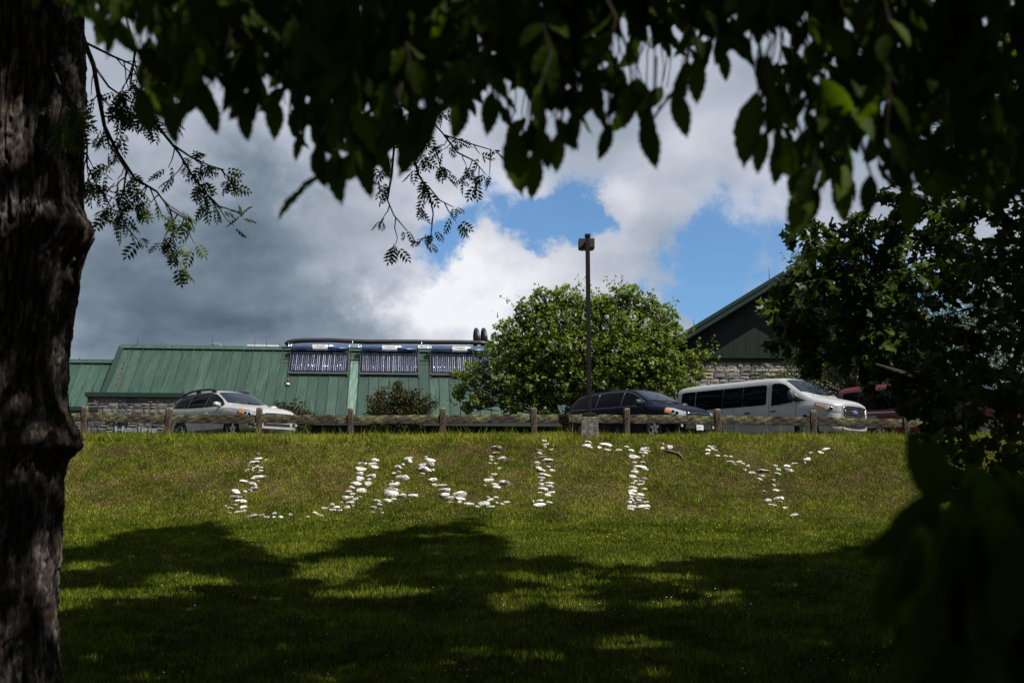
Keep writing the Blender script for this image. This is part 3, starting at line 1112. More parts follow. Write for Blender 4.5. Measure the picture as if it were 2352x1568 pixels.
for i in range(npn):
    a0 = xl + i * pw + .006; a1 = xl + (i + 1) * pw - .006
    f = lambda x_: zb + sl * min(x_ - xl, xr - x_)
    pts = [(a0, zb + .02), (a1, zb + .02), (a1, max(f(a1), zb + .04))]
    if a0 < xm < a1: pts.append((xm, za))
    pts.append((a0, max(f(a0), zb + .04)))
    pb = MB(); pb.prism(pts, (-.085, -.065), 1)
    put(pb.build('siding_panel', M['siding']), MG, gb)
b = MB(); b.box(((xl + xr) / 2, -.05, zb - .02), (xr - xl, .12, .05)); b.box(((xl + xr) / 2, .0, (zb + zst) / 2 - .03), (xr - xl, .06, zb - zst))
put(b.build('ledge', M['trim']), MG, hall)
OVH = 0.80
th = math.atan(sl)
for s in (-1, 1):
    # slab of the roof slope, with rake fascia
    run = (xm - xl) + .75
    ln = run / math.cos(th)
    ex = Vector((s * math.cos(th), 0, -math.sin(th))); nz = Vector((s * math.sin(th), 0, math.cos(th)))
    Ms = frame(Vector((xm, GY, za + .16)), ex, Vector((0, 1, 0)), nz)
    b = MB(); b.box((ln / 2, (9.9 - OVH) / 2, .06), (ln, 9.9 + OVH, .12))
    rs = put(b.build('roof_slope', M['roof']), Ms, hall)
    b = MB(); b.box((ln / 2, -OVH - .03, -.02), (ln, .05, .30)); b.box((ln / 2, -OVH - .07, .10), (ln, .05, .14))
    put(b.build('rake_fascia', M['trim']), Ms, rs)
    b = MB(); b.box((ln / 2, -OVH / 2, -.10), (ln, OVH - .02, .03))
    put(b.build('soffit', M['soffit']), Ms, rs)
rod(Vector((gp(1770, 655, GY - .6).x, GY - .4, gp(1770, 657).z + .2)), .55, hall)
rod(Vector((gp(1596, 765, GY - .6).x, GY - .4, gp(1596, 760).z + .1)), .35, hall)

# ------------------------------------------------------------------ rail fence
FY = 32.55
posts_px = [-14, 196, 389, 596, 806, 1017, 1226, 1439, 1648, 1867, 2079, 2292, 2500]
tops_px = [933, 933, 937, 936, 937, 937, 936, 937.5, 939, 942, 946, 950, 954]
fence = base('rail_fence', (0, FY, 3.8))
tag(fence, 'weathered low rail fence with lichen running along the top of the bank', 'fence')
pr = random.Random(4)
tp = []
for px, ty in zip(posts_px, tops_px):
    t_ = P(px, ty, FY); tp.append(t_)
    b = MB(); b.box((0, 0, -.20), (.165 + pr.uniform(-.01, .01), .16, 1.25), bevel=.018)
    ch = MB()
    o = b.build('post', M['post'])
    # post mesh runs from 0.825 below its centre to 0.425 above; its centre sits under the top
    put(o, Matrix.Translation((t_.x, FY, t_.z - .425)) @ Matrix.Rotation(R(pr.uniform(-1.6, 1.6)), 4, 'Y') @ Matrix.Rotation(R(pr.uniform(-3, 3)), 4, 'Z'), fence)
    for dz in (-.02, -.15):
        bb = MB(); bb.tube([(.02 if dz > -.1 else .01, -.05, t_.z - .25 + dz - (t_.z - .425)), (.02 if dz > -.1 else .01, -.13, t_.z - .25 + dz - (t_.z - .425))], .014, 7)
        put(bb.build('bolt', M['bolt']), Matrix.Translation((t_.x, FY, t_.z - .425)), o)
for i in range(len(tp) - 1):
    a_, c_ = tp[i], tp[i + 1]
    n = 26; ring = []
    x0, x1 = a_.x + .06, c_.x - .06
    r_ = np.random.default_rng(100 + i)
    A = np.zeros((n, 9, 3))
    prof = [(-.05, -.12), (-.05, -.04), (-.05, .05), (-.05, .12), (.05, .12), (.05, .0), (.05, -.12), (-.02, -.122), (-.05, -.12)]
    for k in range(n):
        t = k / (n - 1); x = x0 + (x1 - x0) * t
        zc_ = (a_.z + (c_.z - a_.z) * t) - .315 + .012 * math.sin(t * 3.1 + i)
        for j, (yy, zz) in enumerate(prof):
            jj = j % 8
            A[k, j] = (x - (x0 + x1) / 2, yy + .008 * math.sin(k * 1.7 + jj * 2.3 + i) * (yy < 0), zz + zc_ - (a_.z + c_.z) / 2 + .315 + .009 * math.sin(k * .9 + jj + i * 2))
    b = MB(); b.grid(A, smooth=False)
    b.f.append(tuple(range(7, -1, -1))); b.s.append(False)
    b.f.append(tuple((n - 1) * 9 + j for j in range(8))); b.s.append(False)
    put(b.build('rail', M['rail']), Matrix.Translation(((x0 + x1) / 2, FY, (a_.z + c_.z) / 2 - .315)), fence)

# ------------------------------------------------------------------ lamp post
LY = 32.05
lb_ = P(1354, 990, LY)
lamp = base('lamp_post', (lb_.x, LY, lb_.z))
tag(lamp, 'tall dark square lamp post with a box lamp head on a concrete base', 'lamp post')
zt1 = P(1354, 958, LY).z; zt2 = P(1354, 949, LY).z; ztp = P(1350, 543, LY).z
b = MB()
hb = zt1 - lb_.z + .35
A = [(-.27, -.27), (.27, -.27), (.27, .27), (-.27, .27)]
b.add([(x_ * 1.0, y_ * 1.0, -.35) for x_, y_ in A] + [(x_ * .80, y_ * .80, hb - .37) for x_, y_ in A] + [(x_ * .74, y_ * .74, hb - .35) for x_, y_ in A],
      [(0, 1, 5, 4), (1, 2, 6, 5), (2, 3, 7, 6), (3, 0, 4, 7), (4, 5, 9, 8), (5, 6, 10, 9), (6, 7, 11, 10), (7, 4, 8, 11), (8, 9, 10, 11)])
put(b.build('concrete_base', M['concrete']), Matrix.Translation(lb_), lamp)
b = MB(); b.box((0, 0, (zt1 + zt2) / 2 - lb_.z), (.36, .36, zt2 - zt1), bevel=.02)
put(b.build('base_cover', M['bronze']), Matrix.Translation(lb_), lamp)
b = MB(); b.box((0, 0, (zt2 + ztp) / 2 - lb_.z), (.125, .125, ztp - zt2), bevel=.012)
pole = put(b.build('pole', M['bronze']), Matrix.Translation(lb_), lamp)
b = MB(); b.box((0, 0, ztp - lb_.z + .02), (.16, .16, .09), bevel=.01)
put(b.build('pole_cap', M['bronze']), Matrix.Translation(lb_), pole)
hz1 = P(1350, 549, LY + .45).z; hz0 = P(1350, 570, LY + .45).z
Mh = Matrix.Translation((lb_.x, LY, (hz0 + hz1) / 2))
b = MB(); b.box((0, .55, 0), (.46, .42, hz1 - hz0), bevel=.012); b.box((0, .2, .02), (.07, .32, .10))
hd = put(b.build('lamp_head', M['lamphead']), Mh, lamp)
b = MB(); b.box((0, .55, -(hz1 - hz0) / 2 - .012), (.36, .32, .02))
put(b.build('lens', M['lampglass']), Mh, hd)
# ------------------------------------------------------------------ white stones spelling a word on the bank
A5 = (800, 1680, 1.68)      # picture windows the stones were measured in
A6 = (2000, 1680, 1.568)
STROKES = [
 ('left stroke of the letter U', A5, 'y', '395,229,30,10 387,259,66,18 445,269,12,8 363,285,66,24 327,311,36,12 382,313,38,14 408,321,28,12 357,324,18,8 322,337,20,8 303,348,12,6 354,341,18,10 407,339,34,14 394,355,42,16 402,380,88,26 356,392,34,18 390,408,28,14b 300,411,64,16 355,428,60,30 366,454,42,22 242,477,72,34 340,474,34,12 302,480,28,12 246,514,84,22 252,539,38,16 293,544,48,26 229,570,46,18 288,582,50,12 203,590,34,14 170,580,12,10 279,613,74,28 205,624,24,14b'),
 ('bottom curve of the letter U', A5, 'x', '347,645,84,24 416,638,38,16 450,651,36,18 500,628,26,10 495,652,24,10 545,653,34,10 609,634,26,12 726,652,18,10 775,622,36,14 795,637,24,10 818,644,28,10 838,590,48,14 887,567,30,10 893,602,42,18 916,585,44,10 944,607,26,10'),
 ('right stroke of the letter U', A5, 'y', '950,556,14,8 989,588,42,24 1027,581,26,10 1012,552,58,26 978,515,60,30 1017,519,28,10 1047,531,38,20 1080,518,32,12 1000,477,48,20 1022,493,36,18 1022,451,40,20 1081,468,64,36 1053,425,70,32 1126,423,48,30 1073,389,54,36 1138,397,30,14 1077,361,48,30 1153,371,60,34 1083,327,76,32 1095,291,56,26 1163,292,52,26 1174,313,60,24 1177,268,54,24'),
 ('left stroke of the letter N', A5, 'y', '1395,256,60,10 1409,273,36,36 1332,317,58,28 1362,299,24,14 1302,359,28,12 1337,351,28,8 1342,378,44,20 1376,386,58,34 1290,412,18,8 1305,435,70,30 1330,423,26,12 1298,466,84,32 1255,473,46,14 1284,494,90,36 1363,504,48,34 1436,508,64,26 1187,542,58,28 1260,540,60,18 1302,529,40,18 1211,568,36,12 1163,589,44,26 1210,598,32,16 1156,622,40,8b 1226,624,20,8'),
 ('diagonal of the letter N', A5, 'y', '1545,271,70,10 1496,297,54,22 1553,296,56,34 1508,330,96,36 1567,336,24,10 1497,363,34,10 1521,250,14,6 1569,397,58,28 1577,433,34,28 1622,440,72,24 1649,466,94,42 1646,500,60,34 1745,500,88,44 1673,526,54,36 1752,530,60,12 1676,556,36,10 1744,550,28,10 1811,561,62,36 1864,581,40,16 1908,558,74,38 1952,583,76,20'),
 ('right stroke of the letter N', A5, 'y', '1995,183,76,38 1992,220,64,16b 1960,245,32,18 1957,264,28,16 2030,256,56,34 1950,291,24,12 1988,290,24,18 2010,324,26,18 1977,362,38,18 1952,383,26,12 1945,401,66,22 2050,421,78,36 1985,430,54,20 1915,443,14,8 1997,451,54,16 1937,521,28,16 1953,536,44,14 1991,520,36,14 1993,557,30,12 2063,554,44,12 2030,567,30,8'),
 ('letter I', A6, 'y', '280,129,36,12 287,152,40,14 280,169,22,10 332,161,18,12 320,186,26,12 245,190,42,14 247,207,32,12 268,234,68,12b 233,267,34,28 298,251,62,26 241,298,38,12 304,294,24,8 263,312,56,16 330,314,36,18 285,342,74,18 262,360,46,12 261,379,22,12 313,396,54,20 257,404,36,14 313,415,46,14 274,431,64,24 249,459,30,22 298,467,38,20 322,454,44,10 253,503,42,18 208,511,14,8 247,529,84,22 312,518,34,10'),
 ('top bar of the letter T', A6, 'x', '553,137,50,18 541,161,54,10 570,172,18,8 624,170,30,20 670,153,76,18 673,188,44,12 746,187,42,20 797,168,34,14 823,188,38,22 911,156,30,8 911,176,58,12 916,191,62,10 895,207,62,20 818,211,40,12 840,225,76,18 899,225,16,10 1023,150,20,8 1017,175,24,12 1061,164,50,28'),
 ('stem of the letter T', A6, 'y', '845,265,26,12 897,263,30,10 886,292,78,12 843,309,24,12 909,309,44,18 844,325,50,12 830,350,46,22 904,364,40,24 858,368,34,14 851,383,22,10 889,384,36,22 834,397,26,14 878,405,44,12 834,421,54,22 907,433,36,14 834,443,56,14 829,460,46,22 882,464,58,14 860,478,24,12 825,480,34,16 884,488,56,12 825,499,42,22 872,502,30,12 810,513,34,16 917,513,30,16 876,516,30,10 845,523,16,12 828,540,54,22 902,538,74,26 822,558,40,14 920,556,36,14'),
 ('left arm of the letter Y', A6, 'x', '1321,165,56,10 1303,187,34,24 1332,181,22,8 1351,191,26,8 1301,211,34,14 1363,223,34,14 1416,224,26,14 1446,233,22,10 1449,262,48,14 1498,261,30,12 1473,280,24,14 1525,274,20,14 1555,288,24,12 1532,316,28,8b 1581,328,40,18 1651,316,70,18 1640,346,36,18 1685,354,20,12 1653,355,24,10 1628,368,34,24'),
 ('right arm of the letter Y', A6, 'x', '1744,338,40,8 1747,310,28,14 1809,314,64,20 1723,288,34,10 1800,285,48,16 1848,272,42,16 1913,268,14,8 1930,243,48,22 1918,225,18,8 1949,203,26,18 2013,203,42,10 2045,183,56,10'),
 ('stem of the letter Y', A6, 'y', '1718,409,26,18 1730,439,42,14 1663,450,32,12b 1716,377,14,8 1752,489,64,26 1684,501,40,24 1757,513,36,16 1714,533,50,16 1790,551,36,14 1848,593,52,14'),
]
ORD = ['topmost', 'second', 'third', 'fourth', 'fifth', 'sixth', 'seventh', 'eighth', 'ninth', 'tenth', 'eleventh', 'twelfth', 'thirteenth', 'fourteenth', 'fifteenth', 'sixteenth', 'seventeenth', 'eighteenth', 'nineteenth', 'twentieth', 'twenty-first', 'twenty-second', 'twenty-third', 'twenty-fourth', 'twenty-fifth', 'twenty-sixth', 'twenty-seventh', 'twenty-eighth', 'twenty-ninth', 'thirtieth', 'thirty-first', 'thirty-second', 'thirty-third', 'thirty-fourth']


def rock_variants(n, seed):
    import bmesh
    outm = []
    for k in range(n):
        bm = bmesh.new()
        bmesh.ops.create_icosphere(bm, subdivisions=2, radius=.5)
        rng = np.random.default_rng(seed + k)
        V = np.array([v.co[:] for v in bm.verts])
        # flattened by random facets, then roughened
        for q in range(15):
            nn = rng.normal(size=3); nn /= np.linalg.norm(nn)
            if q == 0: nn = np.array([.1 * rng.normal(), .1 * rng.normal(), 1.0]); nn /= np.linalg.norm(nn)
            d = rng.uniform(.24, .43)
            s = V @ nn - d
            V = V - np.where(s > 0, s, 0)[:, None] * nn * .85
        r_ = 1 + .22 * (fbm(V[:, 0] * 4 + k * 7 + 20, V[:, 1] * 4 + V[:, 2] * 3 + 20, k, 3) - .5)
        V = V * r_[:, None]
        V = V / (V.max(0) - V.min(0))
        for v, p in zip(bm.verts, V): v.co = p
        me = bpy.data.meshes.new('white_stone'); bm.to_mesh(me); bm.free()
        outm.append(me)
    return outm


ROCKS = rock_variants(12, 60)
ROCKS_B = []
for m_ in ROCKS:
    c_ = m_.copy(); c_.materials.append(M['stone_brown']); ROCKS_B.append(c_)
    m_.materials.append(M['stone'])


def lay_letters():
    rng = random.Random(21)
    for where, (ox, oy, sc), axis, data in STROKES:
        items = []
        for w_ in data.split():
            brown = w_.endswith('b')
            x, y, w, h = [float(q) for q in w_.rstrip('b').split(',')]
            items.append(((ox + x / sc) / 4096 * W0, (oy + y / sc) / 4096 * W0, w / sc / 4096 * W0, h / sc / 4096 * W0, brown))
        items.sort(key=lambda t: t[1] if axis == 'y' else t[0])
        for i, (px, py, w, h, brown) in enumerate(items):
            g = G(px, py + h * .35)
            mpp = g.y / F0
            sx = max(w * mpp * 1.14, .08); sz = max(h * mpp * 1.34 * rng.uniform(.85, 1.15), .085); sy = max(.62 * sx, sz * .9) * rng.uniform(.8, 1.1)
            o = bpy.data.objects.new('white_stone' if not brown else 'bare_stone', rng.choice(ROCKS_B if brown else ROCKS))
            COL.objects.link(o)
            o.scale = (sx, sy, sz)
            o.rotation_euler = (R(14 + rng.uniform(-8, 8)), R(rng.uniform(-13, 13)), R(rng.uniform(-30, 30)))
            o.location = (g.x, g.y, g.z + sz * .10)
            if axis == 'y':
                od = ORD[i] + (' from the top' if i else '')
            else:
                od = (ORD[i] + ' from the left') if i else 'leftmost'
            kind = 'worn brown stone' if brown else ('large white painted stone' if w > 36 else 'small white painted stone' if w < 14 else 'white painted stone')
            tag(o, f'{kind} in the {where}, {od}', 'stone', 'stones spelling a word on the grass bank')


lay_letters()
# fallen stick by the T
b = MB()
pts = [G((2000 + x / 1.568) / 4096 * W0, (1680 + y / 1.568) / 4096 * W0) + Vector((0, 0, .05)) for x, y in ((1040, 200), (1065, 207), (1095, 216), (1120, 222), (1140, 238), (1150, 258))]
b.tube(pts, [.02, .035, .03, .035, .022, .01], 7)
tag(b.build('fallen_stick', M['stick']), 'crooked dead stick lying on the bank right of the letter T', 'stick')
# ------------------------------------------------------------------ vehicles
def chaikin(P_, it=3):
    P_ = np.asarray(P_, float)
    for _ in range(it):
        Q = .75 * P_[:-1] + .25 * P_[1:]; R_ = .25 * P_[:-1] + .75 * P_[1:]
        mid = np.empty((2 * len(Q), P_.shape[1])); mid[0::2] = Q; mid[1::2] = R_
        P_ = np.vstack([P_[:1], mid, P_[-1:]])
    return P_


class Car:
    """body lofted from half sections; x runs back from the nose, +y is the side shown, z up"""
    def __init__(s, spec):
        s.sp = spec; s.L = spec['L']; s.hw_ = spec['W'] / 2
        L = s.L
        s.xs = np.unique(np.concatenate([np.linspace(0, .3, 16), np.linspace(.3, L - .3, int(L / .045)), np.linspace(L - .3, L, 14)]))
        def cur(key, sm=.05):
            t = np.array(spec[key], float)
            fx = np.linspace(0, L, 600)
            v = np.interp(fx, t[:, 0], t[:, 1])
            n = max(int(sm / L * 600), 1)
            kk = np.exp(-.5 * (np.arange(-3 * n, 3 * n + 1) / n) ** 2); kk /= kk.sum()
            v = np.convolve(np.pad(v, 3 * n, mode='edge'), kk, 'valid')
            return np.interp(s.xs, fx, v)
        plan = cur('plan', .02) * s.hw_
        zt = cur('zt'); zb_ = cur('zb'); ze = cur('ze'); we = cur('we') * s.hw_; z0 = cur('z0', .03); wb = cur('wb', .03) * plan
        we = np.minimum(we, wb * .985)
        ze = np.minimum(np.maximum(ze, zb_ + .01), zt - .004)
        S = []
        for i in range(len(s.xs)):
            zm = z0[i] + (zb_[i] - z0[i]) * .55
            pts = [(0, z0[i]), (plan[i] * .86, z0[i]), (plan[i] * .965, z0[i] + .05), (plan[i] * .985, z0[i] + (zm - z0[i]) * .5), (plan[i], zm), (plan[i] * .992, zm + (zb_[i] - zm) * .6), (wb[i], zb_[i]),
                   (wb[i] * .5 + we[i] * .5 + .012, zb_[i] * .5 + ze[i] * .5), (we[i], ze[i]), (we[i] * .80, ze[i] + (zt[i] - ze[i]) * .62), (we[i] * .42, zt[i] - (zt[i] - ze[i]) * .08), (0, zt[i])]
            S.append(chaikin(pts, 2))
        s.S = np.array(S)                       # stations x K x (y,z)
        s.K = s.S.shape[1]
        s.iout = int(np.argmax(s.S[len(s.xs) // 2, :, 0] > s.hw_ * .8))
        # for each station: the monotone outer side, for y(z)
        s.side = []
        for q in s.S:
            m_ = int(np.argmin(q[:, 1] + (q[:, 0] < q[:, 0].max() * .5) * 9)) if False else 0
            k0 = int(np.argmax(q[:, 0] > q[:, 0].max() * .93))
            s.side.append((q[k0:, 1], q[k0:, 0]))

    def ysec(s, i, z):
        a, b_ = s.side[i]
        return np.interp(z, a, b_)

    def y(s, x, z):
        i = np.clip(np.searchsorted(s.xs, x) - 1, 0, len(s.xs) - 2)
        t = (x - s.xs[i]) / (s.xs[i + 1] - s.xs[i])
        return float(s.ysec(i, z) * (1 - t) + s.ysec(i + 1, z) * t)

    def z(s, x, y):
        i = int(np.clip(np.searchsorted(s.xs, x) - 1, 0, len(s.xs) - 2))
        t = (x - s.xs[i]) / (s.xs[i + 1] - s.xs[i])
        def f(q):
            k = int(np.argmax(q[:, 0])); top = q[k:][::-1]
            return np.interp(abs(y), top[:, 0], top[:, 1])
        return float(f(s.S[i]) * (1 - t) + f(s.S[i + 1]) * t)

    def xf(s, y, z):
        """front surface: first station whose half width at z reaches |y|"""
        prev = None
        for i, x in enumerate(s.xs):
            q = s.S[i]
            zz = z
            h = float(s.ysec(i, zz)) if q[-1, 1] > zz else 0.0
            if h >= abs(y):
                if prev is None: return 0.0
                t = (abs(y) - prev[1]) / max(h - prev[1], 1e-6)
                return prev[0] + (x - prev[0]) * min(max(t, 0), 1)
            prev = (x, h)
            if x > 1.2: break
        return 0.6

    def body(s, mt, parent, doors=(), wheels=()):
        n, K = len(s.xs), s.K
        ring = 2 * K - 2
        V = np.zeros((n, ring, 3))
        for i in range(n):
            q = s.S[i]
            V[i, :K, 0] = s.xs[i]; V[i, :K, 1] = q[:, 0]; V[i, :K, 2] = q[:, 1]
            V[i, K:, 0] = s.xs[i]; V[i, K:, 1] = -q[1:-1, 0][::-1]; V[i, K:, 2] = q[1:-1, 1][::-1]
        faces = []; drs = [[] for _ in doors]
        for i in range(n - 1):
            for j in range(ring):
                j2 = (j + 1) % ring
                c = (V[i, j] + V[i + 1, j2]) / 2
                if any((c[0] - wx) ** 2 + (c[2] - wz) ** 2 < wr ** 2 and abs(c[1]) > s.hw_ * .72 for wx, wz, wr in wheels) and c[2] < 1.1:
                    continue
                f = (i * ring + j, i * ring + j2, (i + 1) * ring + j2, (i + 1) * ring + j)
                for d, (x0, x1, za, zb2) in enumerate(doors):
                    if x0 < c[0] < x1 and za < c[2] < zb2 and c[1] > s.hw_ * .5:
                        drs[d].append(f); break
                else:
                    faces.append(f)
        Vf = [tuple(p) for p in V.reshape(-1, 3)]
        o = MB(); o.v = Vf; o.f = faces + [tuple(range(ring)), tuple((n - 1) * ring + k for k in range(ring - 1, -1, -1))]
        o.s = [True] * len(faces) + [False, False]
        bo = o.build('body', mt, parent)
        for fs in drs:
            if not fs: continue
            used = sorted({k for f in fs for k in f}); mp = {k: q for q, k in enumerate(used)}
            d_ = MB(); d_.v = [Vf[k] for k in used]; d_.f = [tuple(mp[k] for k in f) for f in fs]; d_.s = [True] * len(fs)
            d_.build('door', mt, parent)
        return bo

    def side_patch(s, x0, x1, lo, hi, off=.006, nx=22, nz=8, sgn=1):
        A = np.zeros((nx, nz, 3))
        for i, x in enumerate(np.linspace(x0, x1, nx)):
            a = lo(x) if callable(lo) else lo; b_ = hi(x) if callable(hi) else hi
            for j, z in enumerate(np.linspace(a, max(b_, a + .001), nz)):
                A[i, j] = (x, sgn * (s.y(x, z) + off), z)
        return A

    def top_patch(s, x0, x1, wy, off=.008, nx=14, ny=15):
        """x0 and x1 are functions of y"""
        A = np.zeros((nx, ny, 3))
        for j, v in enumerate(np.linspace(-1, 1, ny)):
            for i, t in enumerate(np.linspace(0, 1, nx)):
                w = wy(t); y = v * w
                x = x0(y) + (x1(y) - x0(y)) * t
                A[i, j] = (x, y, s.z(x, y) + off)
        return A

    def front_patch(s, y0, y1, lo, hi, off=.012, ny=17, nz=4):
        A = np.zeros((ny, nz, 3))
        for i, y in enumerate(np.linspace(y0, y1, ny)):
            a = lo(y) if callable(lo) else lo; b_ = hi(y) if callable(hi) else hi
            for j, z in enumerate(np.linspace(a, max(b_, a + .001), nz)):
                A[i, j] = (s.xf(y, min(z, s.S[0][-1, 1] - .01)) - off, y, z)
        return A


def two(A):
    """both sides of a patch: shell with thickness towards the inside is not needed at this size"""
    return A


def wheel_set(car, root, xs_, r, yoff, mt_rim='rim', spokes=5):
    tw = .22
    for x in xs_:
        for sg in (1, -1):
            w = MB()
            prof = [(r * .66, -tw / 2), (r * .93, -tw / 2), (r, -tw / 2 + .03), (r, tw / 2 - .03), (r * .93, tw / 2), (r * .66, tw / 2)]
            n = 28; A = np.zeros((n + 1, len(prof), 3))
            for k in range(n + 1):
                t = 2 * math.pi * k / n
                for j, (rr, yy) in enumerate(prof):
                    A[k, j] = (rr * math.cos(t), yy, rr * math.sin(t))
            w.grid(A)
            e_ = w.build('wheel', M['tyre'], root); e_.location = (x, sg * (car.hw_ - yoff), r)
            q = MB(); q.tube([(0, -.02 * sg, 0), (0, .03 * sg, 0)], r * .17, 14)
            for k in range(spokes):
                t = 2 * math.pi * k / spokes + .3
                d = Vector((math.cos(t), 0, math.sin(t))); pz = Vector((-math.sin(t), 0, math.cos(t)))
                y1 = .055 * sg
                q.add([d * .05 + pz * .05 + Vector((0, y1, 0)), d * .05 - pz * .05 + Vector((0, y1, 0)), d * r * .66 - pz * .05 + Vector((0, y1, 0)), d * r * .66 + pz * .05 + Vector((0, y1, 0))],
                      [(0, 1, 2, 3)] if sg > 0 else [(3, 2, 1, 0)])
            A = np.zeros((n + 1, 2, 3))
            for k in range(n + 1):
                t = 2 * math.pi * k / n
                A[k, 0] = (r * .60 * math.cos(t), .07 * sg, r * .60 * math.sin(t)); A[k, 1] = (r * .68 * math.cos(t), .085 * sg, r * .68 * math.sin(t))
            q.grid(A)
            q.build('rim', M[mt_rim], e_)
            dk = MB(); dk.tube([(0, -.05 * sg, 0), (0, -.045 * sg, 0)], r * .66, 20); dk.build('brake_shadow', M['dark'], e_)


def lamp_pair(car, root, side_args, front_args, amber, bulbs):
    for sg in (1, -1):
        bz = MB(); x0_, x1_, l_, h_ = side_args
        bz.grid(car.side_patch(x0_ - .03, x1_ + .03, lambda x: l_(min(max(x, x0_), x1_)) - .018, lambda x: h_(min(max(x, x0_), x1_)) + .016, off=.006, nx=14, nz=6, sgn=sg), flip=sg > 0)
        bz.build('headlight_bezel', M['blackplastic'], root)
        h = MB()
        A = car.side_patch(*side_args, off=.010, nx=14, nz=6, sgn=sg); h.grid(A, flip=sg > 0)
        y0, y1, lo, hi = front_args
        A = car.front_patch(sg * y0, sg * y1, lo, hi, .014, 9, 5); h.grid(A, flip=sg < 0)
        o = h.build('headlight', M['lamplens'], root)
        x0, x1, lo2, hi2 = amber
        am = MB(); am.grid(car.side_patch(x0, x1, lo2, hi2, off=.016, nx=8, nz=4, sgn=sg), flip=sg > 0)
        am.build('turn_signal', M['amber'], o)
        for (bx, bz, br_) in bulbs:
            c = MB(); yy = sg * (car.y(bx, bz) + .004); d = Vector((-.75, sg * .66, .05)).normalized()
            p = Vector((bx, yy, bz)); c.tube([p - d * .02, p + d * .012, p + d * .022], [br_, br_, br_ * .7], 14)
            c.build('lamp_bowl', M['chrome'], o)


def mirror(car, root, x, z, mt, size=(.13, .24, .17), arm='blackplastic'):
    for sg in (1, -1):
        y = car.y(x, z)
        m_ = MB(); w, d, h = size[0], size[1], size[2]
        n = 10; A = np.zeros((n + 1, 6, 3))
        # rounded housing, egg shaped in plan
        for k in range(n + 1):
            t = 2 * math.pi * k / n
            for j, (f, oy) in enumerate(((.35, 0), (.85, .03), (1.0, .10), (1.0, d - .06), (.85, d - .015), (.3, d))):
                A[k, j] = (x + math.cos(t) * w / 2 * f * (1.25 if math.cos(t) < 0 else .8), sg * (y + .05 + oy), z + math.sin(t) * h / 2 * f)
        m_.grid(A, flip=sg < 0)
        m_.f.append(tuple(len(m_.v) - 6 * (n + 1) + k * 6 + 5 for k in range(n))); m_.s.append(False)
        o = m_.build('mirror', mt, root)
        a = MB(); a.box((x + .02, sg * (y + .04), z - h * .32), (.08, .12, .04)); a.build('mirror_arm', M[arm], o)


def handles(car, root, xs_, z, mt, length=.2):
    for x in xs_:
        h = MB(); y = car.y(x, z)
        h.box((x, y + .022, z), (length, .035, .036), bevel=.012)
        h.build('door_handle', mt, root)


def seam(car, b_, pts):
    """dark gap along side-view points"""
    P3 = []
    for (xa, za), (xb, zb2) in zip(pts[:-1], pts[1:]):
        for t in np.linspace(0, 1, 7)[:-1]:
            x = xa + (xb - xa) * t; z = za + (zb2 - za) * t
            P3.append((x, car.y(x, z) + .001, z))
    x, z = pts[-1]; P3.append((x, car.y(x, z) + .001, z))
    b_.tube(P3, .006, 4, caps=False)


def park(name, label, cat, front, theta, scale=1.0, group='vehicles parked behind the rail fence'):
    r_ = empty(name, (front[0], front[1], PARK_Z - .01 - (scale - 1) * 1.3))
    r_.rotation_euler = (0, 0, math.pi - R(theta))
    r_.scale = (scale, scale, scale)
    tag(r_, label, cat, group)
    return r_


def lin(*pts):
    a = np.array(pts, float)
    return lambda x: float(np.interp(x, a[:, 0], a[:, 1]))


# ---------------- silver wagon
WAG = dict(L=4.78, W=1.84,
    plan=[(0, .55), (.03, .66), (.08, .76), (.16, .85), (.3, .93), (.55, .985), (1.0, 1.0), (3.8, 1.0), (4.3, .985), (4.6, .93), (4.72, .86), (4.78, .80)],
    z0=[(0, .34), (.15, .25), (.5, .24), (4.2, .26), (4.78, .42)],
    zb=[(0, .66), (.06, .72), (.2, .80), (.5, .88), (1.0, .945), (1.5, .97), (3.0, 1.01), (4.2, 1.06), (4.6, 1.04), (4.78, .80)],
    wb=[(0, .93), (.3, .93), (1.0, .93), (1.6, .955), (4.3, .95), (4.78, .93)],
    ze=[(0, .70), (.08, .79), (.25, .88), (.6, .96), (1.1, 1.02), (1.35, 1.05), (1.75, 1.25), (2.15, 1.44), (2.5, 1.51), (3.2, 1.52), (3.8, 1.51), (4.2, 1.47), (4.46, 1.38), (4.68, 1.10), (4.78, .82)],
    we=[(0, .62), (.3, .70), (1.0, .72), (1.35, .76), (1.75, .71), (2.15, .665), (2.6, .655), (3.6, .65), (4.2, .63), (4.5, .64), (4.78, .68)],
    zt=[(0, .74), (.05, .83), (.2, .91), (.6, .995), (1.1, 1.06), (1.3, 1.09), (1.75, 1.33), (2.15, 1.52), (2.5, 1.585), (3.0, 1.605), (3.7, 1.60), (4.2, 1.57), (4.46, 1.50), (4.68, 1.14), (4.78, .85)])


